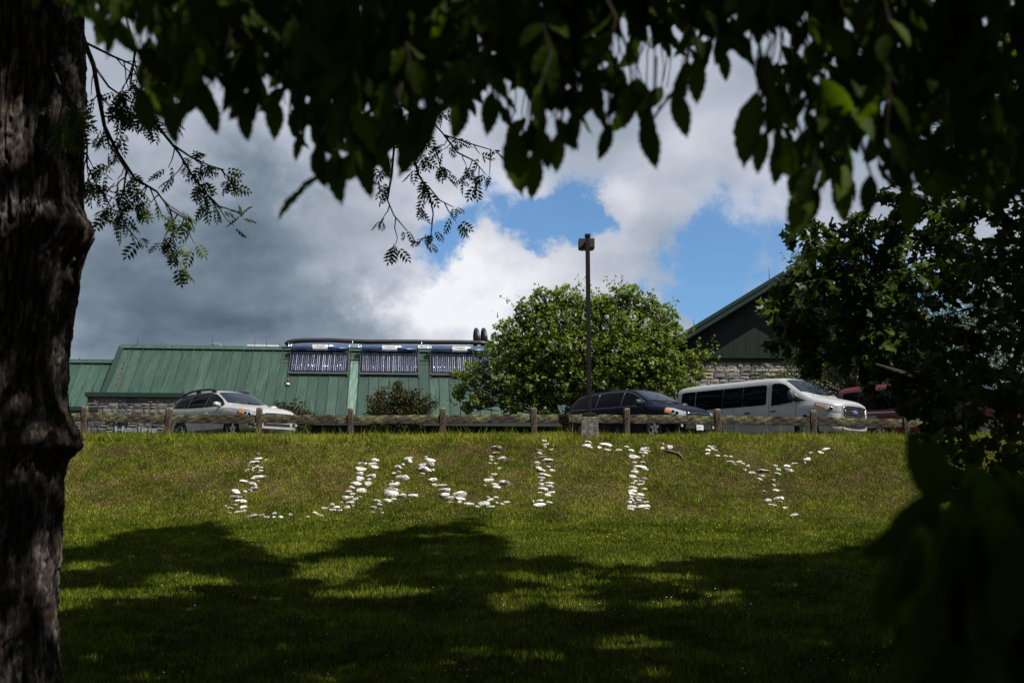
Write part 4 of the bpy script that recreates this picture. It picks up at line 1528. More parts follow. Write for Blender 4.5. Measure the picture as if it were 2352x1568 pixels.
def silver_wagon():
    c = Car(WAG)
    r_ = park('station_wagon', 'silver station wagon with black roof rails parked behind the fence', 'car', (-7.10, 34.35), 44, 1.07)
    wh = [(.93, .33, .40), (3.68, .33, .40)]
    c.body(M['p_silver'], r_, [(1.42, 2.46, .36, .96), (2.46, 3.42, .36, .98)], wh)
    # glass: three side windows, each side
    lo = lin((1.5, 1.035), (2.5, 1.05), (3.4, 1.07), (4.35, 1.12))
    hi = lin((1.50, 1.045), (1.8, 1.24), (2.15, 1.40), (2.45, 1.455), (3.2, 1.475), (3.8, 1.46), (4.1, 1.42), (4.3, 1.30), (4.38, 1.13))
    for sg in (1, -1):
        for x0, x1 in ((1.52, 2.42), (2.50, 3.38), (3.46, 4.36)):
            w = MB(); w.grid(c.side_patch(x0, x1, lo, hi, .006, 18, 7, sg), flip=sg > 0); w.build('side_window', M['glass'], r_)
    w = MB(); w.grid(c.top_patch(lambda y: 1.30 + .20 * (abs(y) / .66) ** 2, lambda y: 2.13 + .05 * (abs(y) / .58) ** 2, lambda t: .665 - .10 * t, .008)); w.build('windscreen', M['screen'], r_)
    w = MB(); w.grid(c.top_patch(lambda y: 4.32, lambda y: 4.62, lambda t: .5, .008)); w.build('rear_window', M['glass'], r_)
    w = MB()
    for k in (-.35, .2): w.tube([(1.31 + .04, k, c.z(1.35, k) + .02), (1.42, k + .4, c.z(1.42, k + .4) + .03)], .012, 5)
    w.build('wiper', M['blackplastic'], r_)
    # black pillar trim round the side glass
    t = MB()
    for sg in (1, -1):
        t.grid(c.side_patch(2.40, 2.52, lo, hi, .0045, 4, 7, sg), flip=sg > 0); t.grid(c.side_patch(3.36, 3.48, lo, hi, .0045, 4, 7, sg), flip=sg > 0)
        t.tube([(x, sg * (c.y(x, hi(x) + .012) + .004), hi(x) + .012) for x in np.linspace(1.52, 4.34, 30)], .016, 4)
    t.build('window_trim', M['blackplastic'], r_)
    # roof rails
    for sg in (1, -1):
        b_ = MB(); pts = []; y0 = .56
        for x, dz in ((2.30, .0), (2.42, .055), (2.7, .085), (3.2, .09), (3.7, .085), (4.1, .055), (4.25, .0)):
            pts.append((x, sg * y0, c.z(x, y0) + dz))
        b_.tube(pts, [.03, .034, .03, .028, .03, .034, .03], 8)
        for x in (2.42, 3.3, 4.1): b_.box((x, sg * y0, c.z(x, y0) + .03), (.22, .05, .09), bevel=.02)
        b_.build('roof_rail', M['blackplastic'], r_)
    # lamps and front
    lamp_pair(c, r_, (.10, .62, lin((.1, .66), (.35, .71), (.62, .80)), lin((.1, .775), (.35, .84), (.62, .875))), (.58, .80, .64, .765),
              (.38, .60, lin((.38, .74), (.6, .80)), lin((.38, .835), (.6, .865))), [(.20, .735, .05), (.31, .765, .045)])
    g = MB(); g.grid(c.front_patch(-.46, .46, lambda y: .655 + .05 * (abs(y) / .46) ** 2, lambda y: .755 - .015 * (abs(y) / .46) ** 2, .012, 17, 4), flip=True)
    gr = g.build('grille', M['bluechrome'], r_)
    g = MB()
    for zz in (.645, .768):
        g.tube([(c.xf(y, .7) - .018, y, zz + (.05 if zz < .7 else -.012) * (abs(y) / .47) ** 2) for y in np.linspace(-.47, .47, 15)], .012, 5)
    g.build('grille_trim', M['chrome'], gr)
    g = MB(); n = 18; A = np.zeros((n + 1, 2, 3))
    for k in range(n + 1):
        tt = 2 * math.pi * k / n
        A[k, 0] = (-.030, .0, .705); A[k, 1] = (-.026, .085 * math.cos(tt), .705 + .045 * math.sin(tt))
    g.grid(A); g.build('badge', M['ink_blue'], gr)
    g = MB(); g.tube([(-.03, .085 * math.cos(k * math.pi / 9), .705 + .045 * math.sin(k * math.pi / 9)) for k in range(19)], .006, 4)
    for (yy, zz) in ((-.04, .715), (.0, .725), (.02, .70), (.045, .712), (.035, .69), (-.005, .688)): g.box((-.034, yy, zz), (.006, .012, .012))
    g.build('badge_stars', M['chrome'], gr)
    g = MB(); g.grid(c.front_patch(-.50, .50, .565, .615, .008, 13, 3), flip=True); g.grid(c.front_patch(-.44, .44, .40, .485, .008, 13, 3), flip=True)
    g.build('lower_intake', M['blackplastic'], r_)
    g = MB(); g.grid(c.front_patch(-.62, .62, .335, .395, .022, 15, 3), flip=True); g.build('skid_plate', M['p_white'], r_)
    for sg in (1, -1):
        g = MB(); A = c.front_patch(sg * .54, sg * .80, .42, .52, .012, 7, 3); g.grid(A, flip=sg > 0); f = g.build('fog_lamp_surround', M['blackplastic'], r_)
        p = Vector((c.xf(.68, .47) - .02, sg * .68, .47)); g = MB(); g.tube([p, p + Vector((-.015, 0, 0))], .045, 12); g.build('fog_lamp', M['lamplens'], f)
    # dark cladding along the sills
    g = MB()
    for sg in (1, -1): g.grid(c.side_patch(1.34, 3.26, .27, .36, .012, 12, 3, sg), flip=sg > 0)
    g.build('sill_cladding', M['greyplastic'], r_)
    g = MB()
    for x in (1.44, 2.46): seam(c, g, [(x, .37), (x, .95)])
    seam(c, g, [(3.42, .60), (3.46, .98)]); seam(c, g, [(1.44, .37), (3.3, .37)]); seam(c, g, [(.62, .86), (1.0, .93), (1.44, .955)])
    g.build('door_gaps', M['dark'], r_)
    handles(c, r_, (2.24, 3.22), .835, M['p_silver'], .19)
    mirror(c, r_, 1.62, 1.07, M['p_silver'], (.16, .23, .16))
    for sg in (1, -1):
        g = MB(); g.grid(c.side_patch(4.30, 4.70, .80, .98, .008, 8, 4, sg), flip=sg > 0); g.build('tail_light', M['redlens'], r_)
    wheel_set(c, r_, (.93, 3.68), .335, .13)


# ---------------- navy minivan
VAN1 = dict(L=5.15, W=1.99,
    plan=[(0, .54), (.03, .66), (.08, .77), (.17, .87), (.32, .945), (.6, .99), (1.0, 1.0), (4.4, 1.0), (4.8, .98), (5.0, .94), (5.1, .88), (5.15, .82)],
    z0=[(0, .32), (.15, .23), (.5, .22), (4.6, .25), (5.15, .40)],
    zb=[(0, .70), (.06, .76), (.2, .84), (.5, .93), (1.0, 1.01), (1.5, 1.03), (3.0, 1.05), (4.6, 1.08), (5.0, 1.05), (5.15, .85)],
    wb=[(0, .93), (.3, .94), (1.0, .94), (1.6, .965), (4.6, .96), (5.15, .94)],
    ze=[(0, .74), (.08, .83), (.25, .93), (.6, 1.03), (1.0, 1.10), (1.2, 1.14), (1.6, 1.36), (2.0, 1.55), (2.35, 1.62), (3.0, 1.65), (4.2, 1.62), (4.6, 1.57), (4.85, 1.42), (5.04, 1.10), (5.15, .88)],
    we=[(0, .60), (.3, .70), (1.0, .74), (1.2, .80), (1.6, .75), (2.0, .715), (2.5, .705), (4.0, .70), (4.6, .68), (5.15, .70)],
    zt=[(0, .78), (.05, .87), (.2, .96), (.6, 1.07), (1.0, 1.14), (1.15, 1.17), (1.6, 1.43), (2.0, 1.63), (2.35, 1.70), (3.0, 1.73), (4.2, 1.71), (4.6, 1.66), (4.85, 1.50), (5.04, 1.15), (5.15, .92)])


def navy_minivan():
    c = Car(VAN1)
    r_ = park('minivan', 'dark navy minivan with a square mirror parked behind the lamp post', 'minivan', (5.72, 34.85), 50)
    wh = [(.98, .34, .40), (4.05, .34, .40)]
    c.body(M['p_navy'], r_, [(1.42, 2.42, .34, 1.02), (2.46, 3.52, .34, 1.04)], wh)
    lo = lin((1.4, 1.09), (2.5, 1.10), (4.8, 1.13)); hi = lin((1.35, 1.10), (1.7, 1.34), (2.0, 1.49), (2.35, 1.565), (3.0, 1.59), (4.2, 1.565), (4.55, 1.50), (4.78, 1.32), (4.86, 1.14))
    for sg in (1, -1):
        for x0, x1 in ((1.40, 2.36), (2.46, 3.50), (3.60, 4.84)):
            w = MB(); w.grid(c.side_patch(x0, x1, lo, hi, .006, 18, 7, sg), flip=sg > 0); w.build('side_window', M['glass'], r_)
    t = MB()
    for xx in (2.38, 3.52):
        t.tube([(xx + .05 * (1 - q), c.y(xx, lo(xx) + (hi(xx) - lo(xx)) * q) + .008, lo(xx) + (hi(xx) - lo(xx)) * q) for q in np.linspace(0, 1, 7)], .007, 4)
    t.tube([(x, c.y(x, hi(x) + .012) + .004, hi(x) + .012) for x in np.linspace(1.45, 4.82, 30)], .008, 4)
    t.tube([(x, c.y(x, lo(x) - .012) + .004, lo(x) - .012) for x in np.linspace(1.45, 4.82, 30)], .007, 4)
    t.build('window_trim', M['chrome_dull'], r_)
    w = MB(); w.grid(c.top_patch(lambda y: 1.17 + .22 * (abs(y) / .72) ** 2, lambda y: 1.98 + .06 * (abs(y) / .64) ** 2, lambda t_: .755 - .10 * t_, .008)); w.build('windscreen', M['screen'], r_)
    w = MB()
    for k in (-.5, .1): w.tube([(1.24, k, c.z(1.24, k) + .02), (1.32, k + .5, c.z(1.32, k + .5) + .03)], .012, 5)
    w.build('wiper', M['blackplastic'], r_)
    w = MB(); yy = .62; w.tube([(1.10, yy, c.z(1.10, yy)), (1.16, yy, c.z(1.10, yy) + .62)], .006, 5); w.build('aerial', M['rod'], r_)
    lamp_pair(c, r_, (.08, .52, lin((.08, .70), (.3, .74), (.52, .80)), lin((.08, .83), (.3, .92), (.52, .955))), (.56, .84, .69, .82),
              (.34, .51, lin((.34, .765), (.51, .81)), lin((.34, .915), (.51, .94))), [(.15, .765, .06), (.25, .81, .06)])
    g = MB(); g.grid(c.front_patch(-.52, .52, lambda y: .60 + .03 * (abs(y) / .5) ** 2, lambda y: .775 - .02 * (abs(y) / .5) ** 2, .010, 17, 4), flip=True)
    gr = g.build('grille', M['blackplastic'], r_)
    g = MB(); g.box((-.028, 0, .69), (.02, .035, .19))
    g.tube([(c.xf(y, .69) - .022, y, .69) for y in np.linspace(-.5, .5, 13)], .017, 6)
    g.tube([(c.xf(y, .69) - .020, y, .782 - .02 * (abs(y) / .5) ** 2) for y in np.linspace(-.52, .52, 13)], .010, 5)
    g.build('grille_cross_bars', M['chrome'], gr)
    g = MB(); g.grid(c.front_patch(-.58, .58, .30, .50, .010, 15, 3), flip=True); g.build('lower_intake', M['blackplastic'], r_)
    g = MB(); g.box((-.04, 0, .345), (.015, .31, .155)); pl = g.build('licence_plate', M['platewhite'], r_)
    # plate lettering faces forward (local -x)
    cu = bpy.data.curves.new('plate_number', 'FONT'); cu.body = '3205Y'; cu.size = .105; cu.extrude = .001; cu.align_x = 'CENTER'
    o = link('plate_number', text_mesh(cu, 'plate_number'), M['ink_black'], pl)
    o.matrix_local = frame(Vector((-.0495, 0.02, .32)), Vector((0, -1, 0)), Vector((0, 0, 1)), Vector((-1, 0, 0)))
    g = MB(); g.box((-.0495, .115, .31), (.003, .035, .045)); g.box((-.0495, -.02, .287), (.003, .16, .016)); g.build('plate_print', M['ink_blue'], pl)
    for sg in (1, -1):
        p = Vector((c.xf(.72, .40) - .015, sg * .72, .38)); g = MB(); g.tube([p, p + Vector((-.02, 0, 0))], .05, 12); g.build('fog_lamp', M['lamplens'], r_)
        g = MB(); g.grid(c.side_patch(4.75, 5.08, .72, 1.05, .008, 8, 4, sg), flip=sg > 0); g.build('tail_light', M['redlens'], r_)
    g = MB()
    for x in (1.44, 2.44): seam(c, g, [(x, .36), (x, 1.02)])
    seam(c, g, [(3.52, .36), (3.52, 1.03)]); seam(c, g, [(3.52, .86), (4.75, .90)])
    g.build('door_gaps', M['dark'], r_)
    handles(c, r_, (2.22, 2.66), .90, M['p_navy'], .2)
    mirror(c, r_, 1.50, 1.16, M['blackplastic'], (.14, .27, .22))
    wheel_set(c, r_, (.98, 4.05), .345, .13)


# ---------------- passenger vans
VAN2 = dict(L=5.98, W=2.06,
    plan=[(0, .58), (.03, .70), (.08, .80), (.17, .88), (.32, .945), (.6, .985), (1.0, 1.0), (5.6, 1.0), (5.85, .985), (5.95, .96), (5.98, .93)],
    z0=[(0, .34), (.15, .26), (.5, .25), (5.6, .30), (5.98, .36)],
    zb=[(0, .98), (.06, 1.03), (.2, 1.09), (.5, 1.16), (.9, 1.22), (1.3, 1.16), (1.7, 1.12), (3, 1.12), (5.98, 1.12)],
    wb=[(0, .94), (.3, .93), (.9, .92), (1.4, .965), (5.98, .97)],
    ze=[(0, 1.02), (.08, 1.10), (.25, 1.17), (.6, 1.26), (.95, 1.34), (1.3, 1.55), (1.75, 1.85), (2.05, 1.935), (2.5, 1.955), (5.6, 1.95), (5.9, 1.93), (5.98, 1.88)],
    we=[(0, .64), (.3, .74), (.7, .80), (.95, .86), (1.3, .85), (1.75, .835), (2.2, .83), (5.98, .83)],
    zt=[(0, 1.07), (.05, 1.15), (.2, 1.23), (.6, 1.33), (.95, 1.41), (1.3, 1.65), (1.75, 1.955), (2.05, 2.045), (2.6, 2.08), (5.5, 2.075), (5.85, 2.05), (5.98, 1.98)])


def passenger_van(label, front, paint_key, stripe):
    c = Car(VAN2)
    r_ = park('passenger_van', label, 'van', front, 48.5, 1.05)
    pm = M[paint_key]
    wh = [(1.0, .36, .42), (4.45, .36, .42)]
    c.body(pm, r_, [(1.33, 2.30, .38, 1.10), (2.34, 3.62, .38, 1.10)], wh)
    lo = lin((1.28, 1.27), (1.55, 1.20), (1.95, 1.16), (2.24, 1.155)); hi = lin((1.28, 1.29), (1.5, 1.56), (1.75, 1.755), (1.95, 1.82), (2.18, 1.825), (2.24, 1.78))
    lo2 = lin((2.42, 1.22), (2.5, 1.19), (5.7, 1.19), (5.8, 1.22)); hi2 = lin((2.42, 1.79), (2.5, 1.82), (5.7, 1.82), (5.8, 1.78))
    for sg in (1, -1):
        w = MB(); w.grid(c.side_patch(1.29, 2.23, lo, hi, .006, 18, 7, sg), flip=sg > 0); w.build('side_window', M['glass'], r_)
        for x0, x1 in ((2.42, 3.30), (3.32, 4.08), (4.10, 5.20), (5.22, 5.80)):
            w = MB(); w.grid(c.side_patch(x0, x1, lo2, hi2, .006, 10, 5, sg), flip=sg > 0); w.build('side_window', M['glass'], r_)
    for sg in (1, -1):
        t = MB()
        pts = [(x, hi(x) + .02) for x in np.linspace(1.32, 2.22, 14)] + [(2.27, 1.78), (2.27, 1.20)] + [(x, lo(x) - .02) for x in np.linspace(2.22, 1.4, 8)]
        t.tube([(x, sg * (c.y(x, z) + .002), z) for x, z in pts], .013, 5)
        t.build('window_frame', pm, r_)
    # black corner triangle carrying the mirror
    t = MB()
    for sg in (1, -1): t.grid(c.side_patch(1.02, 1.42, lin((1.02, 1.225), (1.42, 1.20)), lin((1.02, 1.24), (1.42, 1.40)), .009, 7, 4, sg), flip=sg > 0)
    t.build('mirror_triangle', M['blackplastic'], r_)
    w = MB(); w.grid(c.top_patch(lambda y: .97 + .26 * (abs(y) / .82) ** 2, lambda y: 1.76 + .06 * (abs(y) / .78) ** 2, lambda t_: .84 - .07 * t_, .008)); w.build('windscreen', M['screen'], r_)
    w = MB()
    for k in (-.6, .05): w.tube([(1.04, k, c.z(1.04, k) + .02), (1.12, k + .55, c.z(1.12, k + .55) + .03)], .013, 5)
    w.build('wiper', M['blackplastic'], r_)
    w = MB(); yy = .70; w.tube([(.92, yy, c.z(.92, yy)), (.98, yy, c.z(.92, yy) + .55)], .007, 5); w.build('aerial', M['rod'], r_)
    lamp_pair(c, r_, (.10, .66, lin((.10, .86), (.35, .93), (.66, 1.08)), lin((.1, 1.00), (.35, 1.075), (.66, 1.13))), (.66, .88, .84, .99),
              (.34, .58, lin((.34, .935), (.58, 1.05)), lin((.34, 1.02), (.58, 1.095))), [(.20, .945, .065)])
    gz0 = lambda y: .70 + .06 * (abs(y) / .58) ** 4; gz1 = lambda y: 1.035 - .05 * (abs(y) / .58) ** 4
    g = MB(); g.grid(c.front_patch(-.58, .58, gz0, gz1, .010, 19, 4), flip=True); gr = g.build('grille', M['blackplastic'], r_)
    for q in range(6):
        zz = .745 + q * .048
        g = MB(); g.tube([(c.xf(y, .85) - .022, y, zz) for y in np.linspace(-.54, .54, 13)], .009, 5); g.build('grille_bar', M['greyplastic'] if q != 3 else M['chrome_dull'], gr)
    g = MB()
    ed = [(y, gz1(y)) for y in np.linspace(-.58, .58, 15)] + [(y, gz0(y)) for y in np.linspace(.58, -.58, 15)]; ed.append(ed[0])
    g.tube([(c.xf(y, .85) - .016, y, z) for y, z in ed], .012, 5); g.build('grille_frame', M['chrome_dull'], gr)
    g = MB(); n = 18; A = np.zeros((n + 1, 2, 3))
    for k in range(n + 1):
        tt = 2 * math.pi * k / n
        A[k, 0] = (-.045, 0, .87); A[k, 1] = (-.038, .13 * math.cos(tt), .87 + .055 * math.sin(tt))
    g.grid(A); g.build('badge', M['ink_blue'], gr)
    g = MB(); g.tube([(-.040, .13 * math.cos(k * math.pi / 9), .87 + .055 * math.sin(k * math.pi / 9)) for k in range(19)], .007, 4)
    g.tube([(-.048, .085 - .019 * k, .87 + .022 * math.sin(k * 1.4)) for k in range(10)], .006, 4); g.build('badge_script', M['chrome'], gr)
    g = MB(); g.grid(c.front_patch(-.55, .55, lambda y: .38 + .04 * (abs(y) / .55) ** 2, .55, .012, 13, 3), flip=True); g.build('lower_intake', M['blackplastic'], r_)
    g = MB(); g.grid(c.front_patch(-.80, .80, .575, .615, .020, 17, 3), flip=True); g.build('bumper_lip', M['greyplastic'], r_)
    g = MB()
    for x in (1.33, 2.32): seam(c, g, [(x, .38), (x, 1.16)])
    seam(c, g, [(2.32, 1.16), (2.32, 1.88)]); seam(c, g, [(3.64, .38), (3.64, 1.17)]); seam(c, g, [(4.30, 1.16), (5.80, 1.16)]) if False else None
    seam(c, g, [(4.09, .80), (4.09, 1.18)]); seam(c, g, [(3.31, 1.19), (3.31, 1.83)]); seam(c, g, [(4.09, 1.19), (4.09, 1.83)])
    g.build('door_gaps', M['dark'], r_)
    handles(c, r_, (2.14, 2.56 + .55), .985, M['blackplastic'], .24)
    g = MB(); p = Vector((2.12, c.y(2.12, .68) + .004, .68)); g.tube([p, p + Vector((0, .008, 0))], .035, 12); g.build('filler_cap', M['blackplastic'], r_)
    mirror(c, r_, 1.42, 1.42, M['greyplastic'], (.17, .24, .32))
    g = MB(); g.grid(c.side_patch(2.45, 5.85, .60, .68, .010, 20, 3, 1), flip=True); g.build('side_moulding', pm, r_)
    if stripe:
        g = MB(); g.grid(c.side_patch(3.4, 5.9, lin((3.4, 1.06), (4.6, 1.085), (5.9, 1.10)), lin((3.4, 1.085), (4.6, 1.125), (5.9, 1.15)), .008, 20, 3, 1), flip=True)
        for q in range(4): g.grid(c.side_patch(4.55, 5.2, .80 + q * .055, .822 + q * .055, .008, 6, 2, 1), flip=True)
        g.grid(c.side_patch(3.2, 5.9, lin((3.2, .58), (5.9, .66)), lin((3.2, .60), (5.9, .69)), .013, 16, 3, 1), flip=True)
        g.build('pale_stripes', M['stripe'], r_)
    for sg in (1, -1):
        g = MB(); g.grid(c.side_patch(5.86, 5.95, .85, 1.5, .008, 4, 6, sg), flip=sg > 0); g.build('tail_light', M['redlens'], r_)
    wheel_set(c, r_, (1.0, 4.45), .36, .14, spokes=7)


M['chrome_dull'] = mat('dull_bright_trim', (.35, .36, .38), .25, .9)
silver_wagon()
navy_minivan()
passenger_van('white passenger van with black side windows and barred grille behind the fence', (10.62, 35.25), 'p_white', False)
passenger_van('dark red passenger van half hidden behind foliage at the right', (16.2, 35.3), 'p_red', True)
# ------------------------------------------------------------------ foliage
def orient(dirs, nrm):
    """rotation matrices whose y axis is dirs and whose z axis leans to nrm"""
    d = dirs / np.linalg.norm(dirs, axis=1, keepdims=True)
    s = np.cross(d, nrm); l = np.linalg.norm(s, axis=1, keepdims=True); s = s / np.where(l < 1e-6, 1, l)
    n = np.cross(s, d)
    return np.stack([s, d, n], axis=2)


def fan(outline, z=None):
    """leaf outline as a fan about a midrib: two halves folded a little"""
    o = np.array(outline, float)
    return o


def leaf_tpl(kind):
    """(verts, tris) of a unit leaf, stalk at the origin, tip at y=1"""
    if kind == 'ellipse':            # cheap small leaf
        V = np.array([(0, 0, 0), (.26, .35, .06), (.22, .68, .05), (0, 1, -.08), (-.22, .68, .05), (-.26, .35, .06), (0, .5, -.03)])
        T = np.array([(0, 1, 6), (1, 2, 6), (2, 3, 6), (3, 4, 6), (4, 5, 6), (5, 0, 6)])
    elif kind == 'narrow':
        V = np.array([(0, 0, 0), (.17, .4, .04), (0, 1, -.1), (-.17, .4, .04), (0, .45, -.02)])
        T = np.array([(0, 1, 4), (1, 2, 4), (2, 3, 4), (3, 0, 4)])
    elif kind == 'heart':
        V = np.array([(0, .04, 0), (.40, .06, .06), (.44, .52, .05), (0, 1, -.10), (-.44, .52, .05), (-.40, .06, .06), (0, .42, -.05)])
        T = np.array([(0, 1, 6), (1, 2, 6), (2, 3, 6), (3, 4, 6), (4, 5, 6), (5, 0, 6)])
    elif kind == 'tulip':            # four pointed lobes and a notched end
        pts = [(0, 0), (.50, .10), (.31, .44), (.48, .88), (0, .76), (-.48, .88), (-.31, .44), (-.50, .10)]
        V = np.array([(x, y, .10 * abs(x) - .08 * y * y) for x, y in pts] + [(0, .42, -.06)])
        n = len(pts); T = np.array([(k, (k + 1) % n, n) for k in range(n)])
    elif kind == 'near':             # large toothed leaf, close to the camera
        n = 15; ys_ = np.linspace(0, 1, n)
        w = .205 * np.sin(np.pi * ys_ ** .95) ** .9
        w = np.where(ys_ > .86, w * (1 - (ys_ - .86) * 2.0), w)
        t = np.where(np.arange(n) % 2 == 0, 1.0, .90)
        V = []
        for k in range(n):
            z0 = -.12 * ys_[k] ** 2
            V += [(-w[k] * t[k], ys_[k] - .02 * (k % 2), z0 + .07 * w[k] / .205 + .015 * math.sin(k * 1.9)), (0, ys_[k], z0), (w[k] * t[k], ys_[k] - .02 * (k % 2), z0 + .07 * w[k] / .205 + .015 * math.cos(k * 1.7))]
        V = np.array(V); T = []
        for k in range(n - 1):
            a = k * 3
            T += [(a, a + 1, a + 4), (a, a + 4, a + 3), (a + 1, a + 2, a + 5), (a + 1, a + 5, a + 4)]
        T = np.array(T)
    elif kind == 'pinnate':          # walnut leaf: rachis and eleven drooping leaflets
        V = []; T = []
        def lf(o, d, ln):
            k = len(V); d = np.array(d, float); d /= np.linalg.norm(d); s = np.array([-d[1], d[0], 0]) * ln * .21
            o = np.array(o, float); V.extend([o, o + d * ln * .4 + s + (0, 0, .02), o + d * ln + (0, 0, -ln * .25), o + d * ln * .4 - s + (0, 0, .02)])
            T.extend([(k, k + 1, k + 2), (k, k + 2, k + 3)])
        for q in range(4):
            y = .24 + q * .19; z = -.10 * y * y; ln = .44 * (1 - .3 * abs(q - 1.5) / 1.5)
            lf((0, y, z), (1, .6, 0), ln); lf((0, y + .02, z), (-1, .6, 0), ln)
        lf((0, .92, -.09), (0, 1, 0), .26)
        k = len(V); V.extend([(-.008, 0, 0), (.008, 0, 0), (.005, .95, -.10), (-.005, .95, -.10)]); T.extend([(k, k + 1, k + 2), (k, k + 2, k + 3)])
        V = np.array(V, float); T = np.array(T)
    elif kind == 'card':             # leafy sprig of three leaves, for the crown overhead
        V = []; T = []
        for (ax, ay, l) in ((0, 1, 1.0), (.8, .5, .8), (-.8, .5, .8)):
            d = np.array((ax, ay, 0.)); d /= np.linalg.norm(d); s = np.array([-d[1], d[0], 0]) * .24 * l; k = len(V)
            V += [np.zeros(3), d * l * .5 + s + (0, 0, .05), d * l + (0, 0, -.1), d * l * .5 - s + (0, 0, .05)]
            T += [(k, k + 1, k + 2), (k, k + 2, k + 3)]
        V = np.array(V); T = np.array(T)
    return V, T


def leaves_mesh(name, kind, pos, dirs, nrm, size, tint):
    V, T = leaf_tpl(kind)
    Rm = orient(np.asarray(dirs, float), np.asarray(nrm, float))
    n = len(pos); kv = len(V)
    W_ = np.einsum('nij,kj->nki', Rm, V) * np.asarray(size)[:, None, None] + np.asarray(pos)[:, None, :]
    F_ = (T[None] + (np.arange(n) * kv)[:, None, None]).reshape(-1, 3)
    return np_mesh(name, W_.reshape(-1, 3), F_, False, {'tint': np.repeat(np.clip(tint, 0, 1), kv)})


def leaf_objects(parent, kind, mat_, pos, dirs, nrm, size, name='leaf'):
    """single leaves as parts of their own, sharing one mesh"""
    V, T = leaf_tpl(kind)
    me = np_mesh(name, V, T, True); me.materials.append(mat_)
    Rm = orient(np.asarray(dirs, float), np.asarray(nrm, float))
    pl = parent.location
    for i in range(len(pos)):
        o = bpy.data.objects.new(name, me); COL.objects.link(o); o.parent = parent
        m_ = Matrix([[*(Rm[i, r_] * size[i]), pos[i][r_] - pl[r_]] for r_ in range(3)] + [[0, 0, 0, 1]])
        o.matrix_local = m_


def rel(p, root):
    return [tuple(Vector(q) - root.location) for q in p]


def curve_pts(a, b_, n=7, sag=.0, wob=.05, rng=random):
    a = Vector(a); b_ = Vector(b_); L = (b_ - a).length
    o = []
    for k in range(n):
        t = k / (n - 1)
        p = a.lerp(b_, t) + Vector((0, 0, sag * L * math.sin(math.pi * t)))
        if 0 < k < n - 1: p += Vector((rng.uniform(-1, 1), rng.uniform(-1, 1), rng.uniform(-1, 1))) * wob * L
        o.append(p)
    return o


def shell_leaves(rng, centers, radii, counts, squash=.85, inner=.35, droop=.5, size=.1, jit=.3):
    """leaves spread through round clumps, most of them near the clump's skin"""
    PO = []; DI = []; NO = []; TI = []
    for (c, r, n) in zip(centers, radii, counts):
        u = rng.normal(size=(n, 3)); u /= np.linalg.norm(u, axis=1, keepdims=True)
        rr = r * np.where(rng.random(n) < inner, rng.random(n) ** .5, rng.uniform(.78, 1.08, n))
        # sub-clumps make the skin uneven
        k = max(int(n / 28), 3)
        cu = rng.normal(size=(k, 3)); cu /= np.linalg.norm(cu, axis=1, keepdims=True)
        near = cu[np.argmax(u @ cu.T, axis=1)]
        u = u * .55 + near * .45; u /= np.linalg.norm(u, axis=1, keepdims=True)
        rr = rr * (.76 + .38 * np.max(u @ cu.T, axis=1) ** 6)
        p = u * rr[:, None]; p[:, 2] *= squash
        PO.append(np.array(c) + p)
        d = u * .8 + rng.normal(size=(n, 3)) * .6; d[:, 2] -= droop
        DI.append(d)
        nn = u * .6 + rng.normal(size=(n, 3)) * .45; nn[:, 2] += .6
        NO.append(nn)
        TI.append(np.clip(rng.normal(.45, .2, n) + .12 * u[:, 2] + rng.normal(0, .16), 0, 1))
    PO = np.concatenate(PO); n = len(PO)
    return PO, np.concatenate(DI), np.concatenate(NO), size * rng.uniform(1 - jit, 1 + jit, n), np.concatenate(TI)


